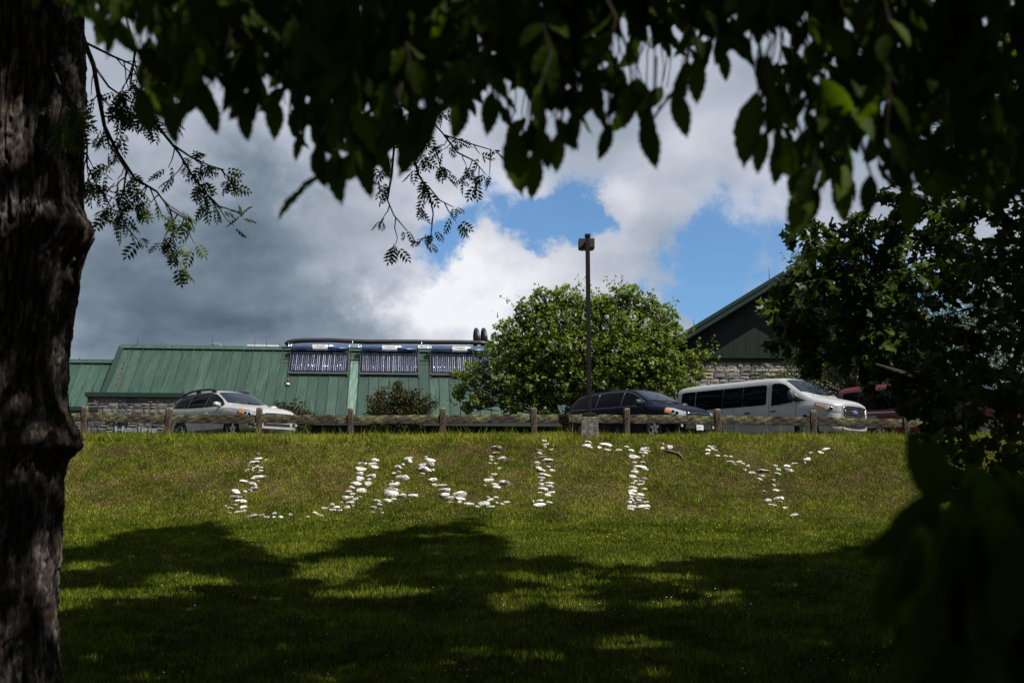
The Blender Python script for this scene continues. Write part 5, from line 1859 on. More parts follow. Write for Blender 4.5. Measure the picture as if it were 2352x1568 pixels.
def blob_tree(name, label, cat, base_px, Y, blobs, leafkind, leafsize, density, matk, rngseed, trunk_r=.12, stems=4, depth=.55, group=None, droop=.5, squash=.9, twig_tips=0, inner=.35):
    rng = np.random.default_rng(rngseed); pr_ = random.Random(rngseed)
    bp = P(base_px[0], base_px[1], Y); bz = PARK_Z if Y > 34 else float(ground_z(bp.x, Y))
    root = empty(name, (bp.x, Y, bz)); tag(root, label, cat, group)
    mpp = Y / F0
    C = []; Rr = []; Cn = []
    for (px, py, r) in blobs:
        yy = Y + pr_.uniform(-1, 1) * depth * r * mpp
        C.append(np.array(P(px, py, yy))); Rr.append(r * mpp); Cn.append(int(density * (r * mpp) ** 2))
    # a second layer behind and in front of the same size, so the crown has depth all round
    for (px, py, r) in blobs:
        for sgn in (-1, 1):
            if r < 45 and sgn > 0: continue
            c = np.array(P(px, py, Y)); c[1] += sgn * r * mpp * pr_.uniform(.9, 1.4); c[0] += pr_.uniform(-.3, .3) * r * mpp; c[2] -= r * mpp * .12
            C.append(c); Rr.append(r * mpp * .85); Cn.append(int(density * .55 * (r * mpp) ** 2))
    PO, DI, NO, SZ, TI = shell_leaves(rng, C, Rr, Cn, squash, inner, droop, leafsize)
    # branches
    tr = MB()
    heads = []
    for k in range(stems):
        a = 2 * math.pi * k / stems + .4
        top = Vector((math.cos(a) * .9, math.sin(a) * .5, 1.3 + .3 * pr_.random()))
        pts = [Vector((math.cos(a) * trunk_r, math.sin(a) * trunk_r, -.15)), Vector((math.cos(a) * .3, math.sin(a) * .25, .55)), top]
        tr.tube(pts, [trunk_r, trunk_r * .8, trunk_r * .6], 8); heads.append(top)
    for c, r in zip(C, Rr):
        cl = Vector(c) - root.location
        h = min(heads, key=lambda q: (q - cl).length)
        pts = curve_pts(h, cl, 6, .06, .05, pr_)
        tr.tube(pts, list(np.linspace(trunk_r * .45, .018, 6)), 6)
        for q in range(5):
            e_ = cl + Vector((pr_.gauss(0, 1), pr_.gauss(0, 1), pr_.gauss(0, .8))).normalized() * r * .95
            tr.tube(curve_pts(cl.lerp(h, pr_.uniform(0, .35)), e_, 4, .04, .06, pr_), [.018, .013, .009, .005], 5, caps=False)
    tr.build('trunk', M['twig'], root)
    # sprigs that stand out of the outline
    if twig_tips:
        ex = []
        idx = rng.choice(len(blobs), twig_tips)
        for i in idx:
            c, r = C[i], Rr[i]
            a = rng.uniform(-.3, math.pi + .3)
            t0 = c + np.array([math.cos(a), 0, math.sin(a) * squash]) * r * .9
            ln = rng.uniform(.35, .9)
            dv = np.array([math.cos(a) * .7, rng.uniform(-.3, .3), abs(math.sin(a)) * .8 + .35]); dv /= np.linalg.norm(dv)
            for q in range(int(ln * 20)):
                ex.append(t0 + dv * ln * q / (ln * 20) + rng.normal(size=3) * .05)
        ex = np.array(ex); n = len(ex)
        PO = np.vstack([PO, ex]); d = rng.normal(size=(n, 3)); d[:, 2] -= .3; DI = np.vstack([DI, d])
        nn = rng.normal(size=(n, 3)) * .5; nn[:, 2] += .7; NO = np.vstack([NO, nn])
        SZ = np.concatenate([SZ, leafsize * rng.uniform(.7, 1.1, n)]); TI = np.concatenate([TI, rng.uniform(.4, 1, n)])
    ok = PO[:, 2] > bz + .1
    PO, DI, NO, SZ, TI = PO[ok], DI[ok], NO[ok], SZ[ok], TI[ok]
    me = leaves_mesh('crown', leafkind, PO - np.array(root.location), DI, NO, SZ, TI)
    cr = link('crown', me, M[matk], root)
    return root


# ---- round-leaved tree behind the minivan
blob_tree('redbud_tree', 'broad round-leaved green tree behind the lamp post and minivan', 'tree', (1330, 985), 44.0,
          [(1215, 718, 34), (1255, 692, 32), (1298, 682, 28), (1330, 696, 24), (1362, 708, 24), (1385, 700, 22), (1412, 690, 30), (1445, 680, 28), (1485, 702, 30), (1522, 732, 32), (1540, 772, 30),
           (1172, 764, 36), (1230, 758, 44), (1290, 738, 44), (1345, 740, 34), (1400, 748, 44), (1460, 758, 46), (1512, 788, 38),
           (1140, 815, 36), (1200, 815, 46), (1262, 812, 50), (1330, 802, 54), (1400, 812, 54), (1470, 822, 48), (1532, 832, 38), (1582, 826, 24), (1616, 816, 13),
           (1092, 860, 30), (1150, 870, 40), (1222, 872, 46), (1292, 876, 48), (1362, 878, 48), (1432, 882, 44), (1502, 888, 38), (1560, 884, 30),
           (1058, 898, 20), (1108, 915, 26), (1180, 925, 32), (1252, 930, 32), (1325, 935, 30), (1075, 935, 14), (1045, 862, 10), (1605, 855, 18)],
          'heart', .098, 1800, 'lf_redbud', 31, trunk_r=.09, stems=6, depth=1.1, twig_tips=120, squash=.92, inner=.4)


# ---- reddish shrubs in front of the roof
def shrub(name, label, base_px, Y, tips, seed, n_leaf):
    rng = np.random.default_rng(seed); pr_ = random.Random(seed)
    bp = P(base_px[0], base_px[1], Y); root = empty(name, (bp.x, Y, PARK_Z)); tag(root, label, 'shrub', 'dark reddish shrubs against the green roof')
    PO = []; st = MB()
    for (px, py) in tips:
        for q in range(3):
            t_ = P(px + pr_.uniform(-9, 9), py + pr_.uniform(0, 16), Y + pr_.uniform(-.8, .8))
            b0 = Vector((bp.x + pr_.uniform(-.35, .35), Y + pr_.uniform(-.3, .3), PARK_Z))
            pts = curve_pts(b0, t_, 6, .10, .03, pr_)
            st.tube(rel(pts, root), list(np.linspace(.022, .005, 6)), 5, caps=False)
            for k in range(n_leaf):
                t = pr_.uniform(.28, 1.0); i = min(int(t * 5), 4); f = t * 5 - i
                p = pts[i].lerp(pts[i + 1], f); w = .22 * (1.1 - t) + .05
                PO.append(np.array(p) + rng.normal(size=3) * w)
    st.build('stems', M['twig'], root)
    PO = np.array(PO); n = len(PO)
    d = rng.normal(size=(n, 3)); d[:, 2] += .6; nn = rng.normal(size=(n, 3)); nn[:, 2] += .5
    ti = np.clip(rng.normal(.35, .25, n) + (PO[:, 2] - PO[:, 2].mean()) * .15, 0, 1)
    link('foliage', leaves_mesh('foliage', 'ellipse', PO - np.array(root.location), d, nn, .105 * rng.uniform(.7, 1.3, n), ti), M['lf_shrub'], root)


shrub('shrub', 'larger dark reddish shrub standing alone against the green roof', (905, 985), 46.0,
      [(848, 905), (840, 945), (862, 895), (880, 885), (905, 878), (912, 880), (925, 890), (945, 890), (962, 895), (985, 903), (975, 915), (990, 922), (1000, 915), (940, 910), (900, 900), (870, 920), (930, 930), (960, 935), (850, 930)], 12, 150)
shrub('shrub', 'smaller reddish shrub peeping out behind the silver wagon', (668, 985), 44.0,
      [(648, 922), (655, 930), (672, 918), (682, 930), (690, 925), (700, 935), (708, 940), (640, 935), (630, 925)], 13, 90)

# ---- far treetop over the lower wing
blob_tree('distant_tree', 'tiny yellow-green treetop showing over the lower roof at the left', 'tree', (185, 985), 70.0,
          [(178, 838, 12), (190, 836, 12), (184, 860, 20)], 'ellipse', .3, 90, 'lf_far', 17, trunk_r=.1, stems=2)

# ---- small-leaved tree behind the vans
blob_tree('cherry_tree', 'small-leaved dark tree standing in front of the stone building behind the vans', 'tree', (2050, 985), 43.0,
          [(1795, 745, 22), (1830, 595, 18), (1850, 640, 26), (1800, 870, 40), (1755, 865, 18), (1850, 850, 55), (1900, 800, 60), (1960, 760, 70), (1940, 860, 60), (2030, 800, 80), (2060, 700, 80), (2120, 780, 90), (2200, 740, 100), (2150, 870, 80), (2260, 840, 100), (2300, 720, 110), (2010, 880, 50), (2360, 880, 100), (1880, 690, 45), (1990, 650, 60), (2330, 620, 90)],
          'narrow', .16, 520, 'lf_cherry', 37, trunk_r=.10, stems=4, depth=.6, twig_tips=40, droop=.9, inner=.6)


# ------------------------------------------------------------------ the big trunk at the left
def edge_tree():
    YT = 7.6
    tab = [(-400, 182), (0, 186), (200, 190), (400, 185), (470, 182), (600, 178), (650, 171), (700, 163), (800, 150), (900, 146), (1000, 146), (1100, 139), (1200, 134), (1300, 128), (1450, 124), (1568, 132), (1700, 150)]
    zs = []; xe = []
    for py, px in tab:
        p = P(px, py, YT); zs.append(p.z); xe.append(p.x)
    zs = np.array(zs[::-1]); xe = np.array(xe[::-1])
    gz = float(ground_z(-3.4, YT))
    nz, nt_ = 600, 380
    Zr = np.linspace(gz - .25, 8.2, nz)
    Rb = .50 + .10 * np.exp(-((Zr - gz) / .35) ** 2) - .008 * np.clip(Zr - 1, 0, 9)
    edge = np.interp(Zr, zs, xe)
    cx = edge - Rb - .008
    th_ = np.linspace(0, 2 * np.pi, nt_, endpoint=False)
    TH, ZZ = np.meshgrid(th_, Zr)
    Rm = np.repeat(Rb[:, None], nt_, 1)
    # burls: swollen shelves, gentle above and undercut below
    def burl(px, py, ang, wid, amp, hi_, lo_):
        zc = P(px, py, YT).z
        da = (TH - R(ang) + np.pi) % (2 * np.pi) - np.pi
        dz = ZZ - zc
        v = np.where(dz > 0, np.exp(-(dz / hi_) ** 2), np.exp(-(dz / lo_) ** 2))
        return amp * np.exp(-(da / R(wid)) ** 2) * v
    Rm = Rm + burl(215, 540, -16, 34, .155, .15, .13)
    Rm = Rm + burl(190, 650, -10, 14, .03, .03, .03)
    Rm = Rm + burl(188, 1022, -14, 40, .160, .18, .080)
    Rm = Rm + burl(60, 975, -95, 52, .070, .24, .09)
    Rm = Rm + burl(70, 930, -150, 40, .07, .24, .09)
    # bark: long ragged plates between dark furrows
    u = TH / (2 * np.pi)
    wx = .35 * (fbm(u * 40, ZZ * 2.2 + 40, 5, 3) - .5)
    nn = 0; 
    def ridged(fr, sz, seed):
        q = vnoise((u + wx * .05) * fr, ZZ * sz + 50, seed, perx=fr)
        return np.abs(q - .5) * 2
    r1 = ridged(84, 2.2, 9); r2 = ridged(140, 4.5, 19)
    fur = np.clip(1 - r1 / .26, 0, 1) ; fur2 = np.clip(1 - r2 / .20, 0, 1)
    plate = fbm(u * 150, ZZ * 26, 29, 3)
    disp = -.034 * fur ** .6 - .020 * fur2 ** .7 + .040 * (plate - .5) + .02 * (fbm(u * 12, ZZ * 1.5, 3, 3) - .5)
    Rm = Rm + disp
    X_ = cx[:, None] + Rm * np.cos(TH); Y_ = YT + Rm * np.sin(TH)
    V = np.stack([X_, Y_, ZZ], -1).reshape(-1, 3)
    i, j = np.meshgrid(np.arange(nz - 1), np.arange(nt_), indexing='ij')
    q = np.stack([i * nt_ + j, i * nt_ + (j + 1) % nt_, (i + 1) * nt_ + (j + 1) % nt_, (i + 1) * nt_ + j], -1).reshape(-1, 4)
    bx_ = float(np.interp(gz, Zr, cx))
    root = empty('walnut_tree', (bx_, YT, gz))
    tag(root, 'big old tree with furrowed bark and knobbly burls at the left edge', 'tree')
    me = np_mesh('trunk', V - np.array(root.location), q, False, {'furrow': np.clip(np.maximum(fur, .8 * fur2), 0, 1).ravel()})
    link('trunk', me, M['bark'], root)
    return root, Vector((float(cx[-1]), YT, 8.0))


walnut, wtop = edge_tree()


# hanging walnut twigs, in front of the sky
def twig_system(root, mains, Y, seed, leafsize=.20, spread=1.0):
    """mains: lists of picture points; side twigs and pinnate leaves grow from them"""
    rng = np.random.default_rng(seed); pr_ = random.Random(seed)
    PO = []; DI = []; TI = []
    def leafy(p, d, n):
        for k in range(n):
            dd = Vector(d) * .7 + Vector((pr_.uniform(-1, 1), pr_.uniform(-1, 1), pr_.uniform(-.9, .15)))
            PO.append(np.array(p) + rng.normal(size=3) * .012); DI.append(np.array(dd)); TI.append(pr_.random())
    for (pts, r0, yy, den) in mains:
        P3 = [P(x, y, yy + .25 * math.sin(i * 1.3 + seed)) for i, (x, y) in enumerate(pts)]
        wood = MB()
        wood.tube(rel(P3, root), list(np.linspace(r0, .004, len(P3))), 6)
        for i in range(len(P3) - 1):
            seg = P3[i + 1] - P3[i]
            if i >= 1:
                for k in range(max(den - 2, 1)):
                    p = P3[i].lerp(P3[i + 1], pr_.random())
                    ln = pr_.uniform(.05, .22) * spread
                    d = (seg.normalized() * .5 + Vector((pr_.uniform(-1, 1), pr_.uniform(-.8, .8), pr_.uniform(-1, .4)))).normalized()
                    e_ = p + d * ln + Vector((0, 0, -.05))
                    tw = curve_pts(p, e_, 4, -.05, .05, pr_)
                    wood.tube(rel(tw, root), [.006, .005, .004, .003], 5, caps=False)
                    leafy(e_, d, pr_.choice((2, 3, 4)))
                    if pr_.random() < .5: leafy(tw[2], d, 1)
        leafy(P3[-1], P3[-1] - P3[-2], 2)
        wood.build('hanging_twig', M['twig'], root)
    PO = np.array(PO); n = len(PO); DI = np.array(DI)
    nn = rng.normal(size=(n, 3)) * .5; nn[:, 2] += .6; nn[:, 1] -= .2
    link('hanging_leaves', leaves_mesh('hanging_leaves', 'pinnate', PO - np.array(root.location), DI, nn, leafsize * rng.uniform(.75, 1.2, n), np.array(TI)), M['lf_walnut'], root)


twig_system(walnut, [
    ([(180, 60), (215, 150), (225, 210), (240, 290), (270, 350), (310, 410), (360, 440), (390, 480), (440, 512)], .022, 8.6, 5),
    ([(240, 290), (250, 330), (290, 390), (285, 430), (272, 475), (285, 515), (315, 550)], .010, 8.5, 1),
    ([(330, 250), (370, 300), (410, 350), (440, 400), (475, 445), (510, 480)], .014, 9.2, 4),
    ([(400, 335), (440, 362), (480, 380), (515, 390)], .010, 9.3, 5),
    ([(390, 480), (400, 520), (388, 560), (405, 595)], .008, 8.7, 2),
    ([(505, 474), (530, 482), (552, 488)], .006, 9.2, 1),
    ([(185, 250), (200, 330), (200, 380), (230, 440), (270, 460)], .010, 8.4, 5),
    ([(290, 40), (310, 120), (300, 190), (340, 240), (300, 280)], .012, 8.8, 5),
    ([(200, 100), (260, 130), (330, 160), (390, 190)], .012, 8.6, 6),
    ([(215, 150), (250, 200), (300, 235), (360, 250)], .010, 8.7, 6),
    ([(120, 150), (140, 200), (160, 230), (190, 260)], .010, 6.9, 5)], 8.7, 3, .155)
twig_system(walnut, [
    ([(840, 180), (870, 230), (895, 290), (905, 340), (900, 400), (890, 460), (905, 495), (935, 530)], .016, 9.8, 3),
    ([(905, 330), (950, 360), (960, 400), (985, 440), (995, 490), (990, 540), (978, 560)], .012, 9.8, 2),
    ([(985, 430), (1010, 460), (1040, 475)], .007, 9.8, 3),
    ([(870, 230), (930, 245), (985, 270), (1020, 310), (1080, 330), (1130, 345)], .013, 10.1, 4),
    ([(1020, 310), (1050, 350), (1090, 370), (1115, 400)], .010, 10.1, 4),
    ([(930, 220), (980, 210), (1000, 260), (985, 310)], .010, 10.2, 4),
    ([(880, 300), (850, 330), (830, 400), (880, 430)], .009, 9.6, 3),
    ([(905, 340), (960, 330), (1000, 340), (1010, 380)], .009, 9.9, 4)], 9.9, 5, .150)


# ------------------------------------------------------------------ crowns overhead, placed where they shade the lawn
SHADE_X = [-600, 100, 200, 290, 380, 480, 540, 620, 690, 700, 800, 900, 1000, 1090, 1120, 1150, 1300, 1340, 1450, 1600, 1750, 1850, 1950, 2050, 2200, 3000]
SHADE_Y = [1262, 1268, 1258, 1222, 1206, 1203, 1238, 1272, 1302, 1275, 1236, 1216, 1198, 1196, 1215, 1276, 1276, 1292, 1300, 1286, 1276, 1270, 1254, 1228, 1215, 1200]
LIT = [(770, 1318, 105, 34), (430, 1335, 120, 20), (990, 1258, 32, 9), (1360, 1312, 46, 13), (1620, 1388, 150, 16), (1130, 1385, 70, 20), (450, 1400, 60, 8), (300, 1500, 120, 9), (620, 1497, 70, 9), (900, 1488, 45, 15), (1170, 1505, 160, 13),
       (1470, 1556, 150, 12), (1760, 1560, 70, 8), (240, 1558, 90, 7), (190, 1300, 60, 16), (250, 1420, 70, 7), (1750, 1345, 70, 8), (700, 1440, 60, 6), (1380, 1450, 60, 6)]


def crowns():
    rng = np.random.default_rng(71)
    n = 104000
    GX = rng.uniform(-20, 22, n); GYv = rng.uniform(-9, 27.5, n); GZ = ground_z(GX, GYv)
    pp_ = PXY(np.stack([GX, GYv, GZ], 1))
    infront = GYv > 6
    sy = np.interp(pp_[:, 0], SHADE_X, SHADE_Y)
    wob = 26 * (fbm(GX * .9, GYv * .9, 91, 3) - .5) + 44 * (fbm(GX * 2.6, GYv * 1.7, 93, 3) - .5)
    keep = (~infront) | (pp_[:, 1] > sy + 7 + wob * .5)
    for (cx_, cy_, rx, ry) in LIT:
        d = ((pp_[:, 0] - cx_) / rx) ** 2 + ((pp_[:, 1] - cy_) / ry) ** 2
        keep &= ~(infront & (d < .8 + .5 * (fbm(GX * 1.3, GYv * 1.3, 15, 2) - .5) * 2))
    # random small openings, more of them to the side of the big trunk and above the near boughs
    op = fbm(GX * .8 + 50, GYv * .8, 101, 3)
    op2 = fbm(GX * 2.1 + 9, GYv * 2.1 + 3, 111, 3)
    rd = rng.random(n)
    keep &= op < .68
    keep &= ~((GX > -9.5) & (GX < -3.2) & (GYv > 6.2) & (GYv < 12) & (rd < .70) & ((pp_[:, 0] < 110) | ~infront))
    keep &= ~((GX > -4.5) & (GX < 1.8) & (GYv > 2.3) & (GYv < 6) & (op2 > .56))
    keep &= ~((((GX > -3.2) & (GX < -1.8)) | ((GX > -1.15) & (GX < .4))) & (GYv > 2.25) & (GYv < 4.4) & (rd < .88))
    keep &= ~((GX > -.2) & (GX < 3.2) & (GYv > 14.6) & (GYv < 18.6) & (op2 > .28))
    GX, GYv, GZ = GX[keep], GYv[keep], GZ[keep]
    h = rng.uniform(9.5, 15.5, len(GX)) + np.clip((GYv - 16) * .2, 0, 2)
    s = np.array(SUN) / SUN.z
    C = np.stack([GX, GYv, GZ], 1) + h[:, None] * s[None]
    C += rng.normal(size=C.shape) * .05
    q = PXY(C)
    inframe = (C[:, 1] > 0) & (q[:, 0] > -120) & (q[:, 0] < W0 + 120) & (q[:, 1] > -130)
    C = C[~inframe]
    n = len(C)
    d = rng.normal(size=(n, 3)); d[:, 2] -= .4; nn = rng.normal(size=(n, 3)) * .7; nn[:, 2] += .6
    sz = rng.uniform(.36, .54, n); ti = rng.random(n)
    return C, d, nn, sz, ti


CR = crowns()
left = CR[0][:, 0] < 4.0
link('crown', leaves_mesh('crown', 'card', CR[0][left] - np.array(walnut.location), CR[1][left], CR[2][left], CR[3][left], CR[4][left]), M['lf_crown'], walnut)
lm = MB()
pr_ = random.Random(2)
tl_ = [CR[0][left][k] for k in np.random.default_rng(4).choice(int(left.sum()), 26)]
lm.tube(rel([wtop - Vector((0, 0, .3)), wtop + Vector((.3, -.1, 1.4)), wtop + Vector((.5, .1, 3.2))], walnut), [.44, .36, .28], 12)
for t_ in tl_:
    pts = curve_pts(wtop + Vector((.3, 0, pr_.uniform(.4, 2.6))), t_, 7, .05, .03, pr_)
    q_ = PXY(np.array([tuple(p) for p in pts]))
    if ((q_[:, 1] > -60) & (q_[:, 0] > 120)).any(): continue
    lm.tube(rel(pts, walnut), list(np.linspace(.13, .03, 7)), 7)
lm.build('limbs', M['bark'], walnut)


# ---- dark lobed-leaf tree at the right edge
def right_tree():
    rng = np.random.default_rng(83); pr2 = random.Random(83)
    X0, Y0 = 8.8, 14.6
    root = empty('tulip_tree', (X0, Y0, float(ground_z(X0, Y0))))
    tag(root, 'dark tree with pointed lobed leaves filling the right edge', 'tree')
    blobs = [(2075, 905, 46), (2010, 895, 26), (2130, 920, 46), (1790, 665, 30), (1778, 715, 24), (1755, 708, 13), (1805, 755, 34), (1780, 785, 16), (1850, 700, 50), (1930, 620, 60), (1990, 700, 60), (1920, 780, 55), (1970, 830, 50), (1870, 830, 36), (2060, 780, 70), (1850, 545, 40), (1900, 560, 48), (1960, 540, 55), (2020, 560, 60), (1830, 640, 38), (1880, 640, 60), (1795, 690, 30), (1830, 740, 45), (1890, 720, 55), (1960, 660, 70), (1800, 790, 26), (1850, 800, 30),
             (2050, 640, 80), (2150, 600, 90), (2250, 560, 110), (2340, 620, 110), (2000, 760, 50), (2100, 740, 80), (2200, 740, 95), (2300, 780, 110), (2080, 850, 60), (2180, 860, 80), (2290, 920, 100), (2150, 950, 60), (2230, 1010, 75), (2330, 1050, 90),
             (2180, 1080, 60), (2260, 1120, 80), (2340, 1180, 90), (2130, 1010, 35), (2230, 1190, 60), (2150, 480, 80), (2280, 430, 100), (2350, 300, 110), (2230, 300, 90), (2130, 330, 60), (2330, 150, 110), (2200, 150, 80), (2060, 480, 60),
             (2400, 500, 120), (2420, 700, 120), (2420, 950, 120), (2440, 1200, 120), (2400, 1350, 100), (2300, 1300, 80), (2330, 1430, 80), (2420, 1500, 100)]
    C = []; Rr = []; Cn = []
    for (px, py, r) in blobs:
        yy = 15.2 + pr2.uniform(-1.1, 1.5) if px < 2180 else 12.6 + pr2.uniform(-.8, 1.6)
        mpp = yy / F0
        C.append(np.array(P(px, py, yy))); Rr.append(r * mpp); dens = 1750 if px < 2180 else 800
        Cn.append(int(dens * (r * mpp) ** 2) + 3)
    PO, DI, NO, SZ, TI = shell_leaves(rng, C, Rr, Cn, 1.0, .6, .8, .115, .28)
    NO[:, 1] -= .5
    wood = MB()
    tz = root.location.z
    wood.tube([(0, 0, -.2), (.1, 0, 2), (.0, .1, 5), (.1, 0, 9), (.2, .1, 12)], [.26, .22, .19, .14, .08], 12)
    limb = [P(2720, 960, 14.6), P(2400, 935, 14.4), P(2250, 905, 14.3), P(2150, 885, 14.3), P(2080, 862, 14.3), P(2010, 838, 14.3)]
    wood.tube(rel(limb, root), [.13, .11, .09, .075, .055, .03], 8)
    for c, r in zip(C, Rr):
        if r < .42: continue
        cl = Vector(c); hz = max(tz + 1.2, min(tz + 10, cl.z - pr2.uniform(.2, .9)))
        st = Vector((X0, Y0, hz))
        pts = curve_pts(st, cl, 6, .04, .04, pr2)
        wood.tube(rel(pts, root), list(np.linspace(.035, .008, 6)), 6, caps=False)
        for q in range(3):
            e_ = cl + Vector((pr2.gauss(0, 1), pr2.gauss(0, 1), pr2.gauss(0, 1))).normalized() * r
            wood.tube(rel(curve_pts(pts[4], e_, 4, .03, .06, pr2), root), [.007, .006, .004, .002], 5, caps=False)
    wood.build('trunk', M['twig'], root)
    # leaves that stand out against sky and bank are parts, the rest one mass
    q = PXY(PO)
    vis = (q[:, 0] > 1740) & (q[:, 0] < 2352) & (q[:, 1] > 0) & (q[:, 1] < 1568)
    score = np.where(vis, -q[:, 0] - q[:, 2] * 40 + rng.uniform(0, 260, len(PO)), -1e9)
    pick = np.argsort(-score)[:299]
    leaf_objects(root, 'tulip', M['lf_tulip'], PO[pick], DI[pick], NO[pick], SZ[pick])
    rest = np.ones(len(PO), bool); rest[pick] = False
    o = link('leaf_mass', leaves_mesh('leaf_mass', 'tulip', PO[rest] - np.array(root.location), DI[rest], NO[rest], SZ[rest], TI[rest]), M['lf_tulip2'], root)
    o['kind'] = 'stuff'
    rt = ~left
    link('crown', leaves_mesh('crown', 'card', CR[0][rt] - np.array(root.location), CR[1][rt], CR[2][rt], CR[3][rt], CR[4][rt]), M['lf_crown'], root)


right_tree()


# ---- boughs hanging close in front of the camera
def near_tree():
    rng = np.random.default_rng(97); pr2 = random.Random(97)
    X0, Y0 = 2.9, .7
    root = empty('overhanging_tree', (X0, Y0, float(ground_z(X0, Y0))))
    tag(root, 'near tree whose blurred dark leafy boughs hang across the top and right', 'tree')
    BX = [120, 165, 200, 300, 330, 400, 470, 560, 620, 700, 740, 780, 850, 900, 960, 1050, 1130, 1190, 1220, 1260, 1290, 1330, 1390, 1440, 1500, 1520, 1560, 1600, 1650, 1700, 1735, 1760, 1790, 1830, 1900, 1960, 2000, 2100, 2200, 2352, 2500]
    BY = [60, 90, 130, 140, 300, 330, 305, 330, 300, 390, 400, 470, 450, 400, 380, 310, 300, 430, 455, 370, 370, 320, 370, 290, 380, 300, 315, 235, 190, 160, 240, 390, 420, 540, 500, 480, 440, 530, 520, 560, 600]
    HOLES = [(1330, 170, 24), (1180, 205, 20), (640, 200, 16), (1650, 150, 30), (1560, 130, 26), (690, 175, 14), (2010, 380, 22), (1930, 250, 16), (1776, 108, 48), (1500, 165, 52), (1425, 85, 30), (1572, 12, 18), (1640, 90, 14), (1410, 130, 16), (1860, 60, 24), (1880, 190, 20), (1200, 255, 26), (1300, 285, 26), (330, 80, 36), (250, 170, 40), (540, 260, 10), (1240, 100, 10), (1130, 120, 8), (1730, 200, 18)]
    PO = []; DI = []; NO = []; SZ = []; LOW = []
    wood = MB()
    def bough(px0, px1, ytip, yy, top=-140):
        """one drooping twig with leaves set alternately along it"""
        a = P(px0, top, yy); b_ = P(px1, max(ytip - 90, top + 40), yy + pr2.uniform(-.2, .2))
        n = max(int((b_ - a).length / .028), 3)
        pts = curve_pts(a, b_, 7, .0, .03, pr2)
        wood.tube(rel(pts, root), list(np.linspace(.0022, .0010, 7)), 5, caps=False)
        jit = pr2.uniform(-55, 22)
        for k in range(n + 2):
            t = min(k / n, 1.0); i = min(int(t * 6), 5); p = pts[i].lerp(pts[i + 1], t * 6 - i)
            sd = -1 if k % 2 else 1
            d = Vector((sd * pr2.uniform(.05, .75), pr2.uniform(-.55, .55), -pr2.uniform(.6, 1.0)))
            nn = Vector((pr2.uniform(-.9, .9), -1 + pr2.uniform(-.5, .9), pr2.uniform(-.1, .6)))
            sz = pr2.uniform(.054, .088)
            ctr = p + d.normalized() * sz * .5
            qx, qy, _ = PXY(np.array([tuple(ctr)]))[0]
            if qy < -45: continue
            if any((qx - hx) ** 2 + (qy - hy) ** 2 < (hr * 1.15) ** 2 for hx, hy, hr in HOLES): continue
            tip = p + d.normalized() * sz
            tx, ty, _ = PXY(np.array([tuple(tip)]))[0]
            lim = np.interp(tx, BX, BY)
            if ty > lim - 10 + jit: continue
            if pr2.random() < .62 * max(0, 1 - (lim - ty) / 190): continue
            PO.append(tuple(p)); DI.append(tuple(d)); NO.append(tuple(nn)); SZ.append(sz); LOW.append(ty - np.interp(tx, BX, BY) + pr2.uniform(-40, 40))
    x = 130
    while x < 2420:
        for _ in range(2):
            x1 = x + pr2.uniform(-30, 30)
            bough(x + pr2.uniform(-60, 60), x1, float(np.interp(x1, BX, BY)) - pr2.uniform(0, 30), pr2.uniform(1.55, 2.2))
        if not (1230 < x < 1720) or pr2.random() < .4:
            x1 = x + pr2.uniform(-30, 30)
            bough(x, x1, float(np.interp(x1, BX, BY)) * pr2.uniform(.3, .75), pr2.uniform(1.7, 2.8))
        x += 30
    # single leaves that hang clear of the mass: stalk and tip
    for (x0, y0, x1, y1, yy) in ((1178, 300, 1195, 445, 2.5), (1228, 345, 1222, 460, 2.6), (1215, 300, 1180, 380, 2.6), (1548, 205, 1580, 318, 2.5), (1478, 275, 1508, 385, 2.5), (1400, 280, 1378, 372, 2.5), (1325, 250, 1310, 345, 2.5), (1275, 270, 1330, 350, 2.5), (1240, 290, 1262, 392, 2.5),
                                 (1285, 300, 1275, 400, 2.6), (770, 340, 778, 470, 2.5), (830, 350, 852, 455, 2.6), (728, 330, 742, 430, 2.6), (1010, 230, 905, 405, 2.4), (940, 250, 965, 372, 2.5), (560, 235, 568, 330, 2.5), (628, 225, 632, 318, 2.6), (470, 210, 500, 310, 2.5), (395, 220, 398, 335, 2.4), (700, 300, 672, 372, 2.7),
                                 (1740, 210, 1700, 385, 2.5), (1760, 300, 1735, 400, 2.5), (1790, 320, 1782, 425, 2.5), (1850, 420, 1822, 545, 2.4), (1880, 430, 1842, 530, 2.5), (1930, 400, 1940, 510, 2.5), (2000, 400, 1990, 500, 2.5), (2080, 430, 2092, 545, 2.5), (1600, 130, 1600, 238, 2.6), (1655, 110, 1672, 190, 2.7), (1450, 190, 1432, 290, 2.6),
                                 (1130, 210, 1120, 310, 2.6), (1060, 220, 1046, 318, 2.6), (880, 330, 893, 420, 2.6), (320, 200, 345, 310, 2.5)):
        yy *= .68
        a_ = P(x0, y0, yy); c_ = P(x1, y1, yy + pr2.uniform(-.03, .03)); d = c_ - a_
        PO.append(tuple(a_)); DI.append(tuple(d)); NO.append((pr2.uniform(-.5, .5), -1, pr2.uniform(0, .3))); SZ.append(d.length); LOW.append(999)
        up_ = a_ + Vector((pr2.uniform(-.04, .04), .02, .11))
        wood.tube(rel([up_, a_.lerp(up_, .5) + Vector((.008, 0, 0)), a_], root), [.003, .0025, .002], 5, caps=False)
    # twig that sticks out alone to the lower left
    tw = [P(790, 330, 1.75), P(750, 392, 1.75), P(705, 432, 1.75)]
    wood.tube(rel(tw, root), [.0015, .0012, .001], 6)
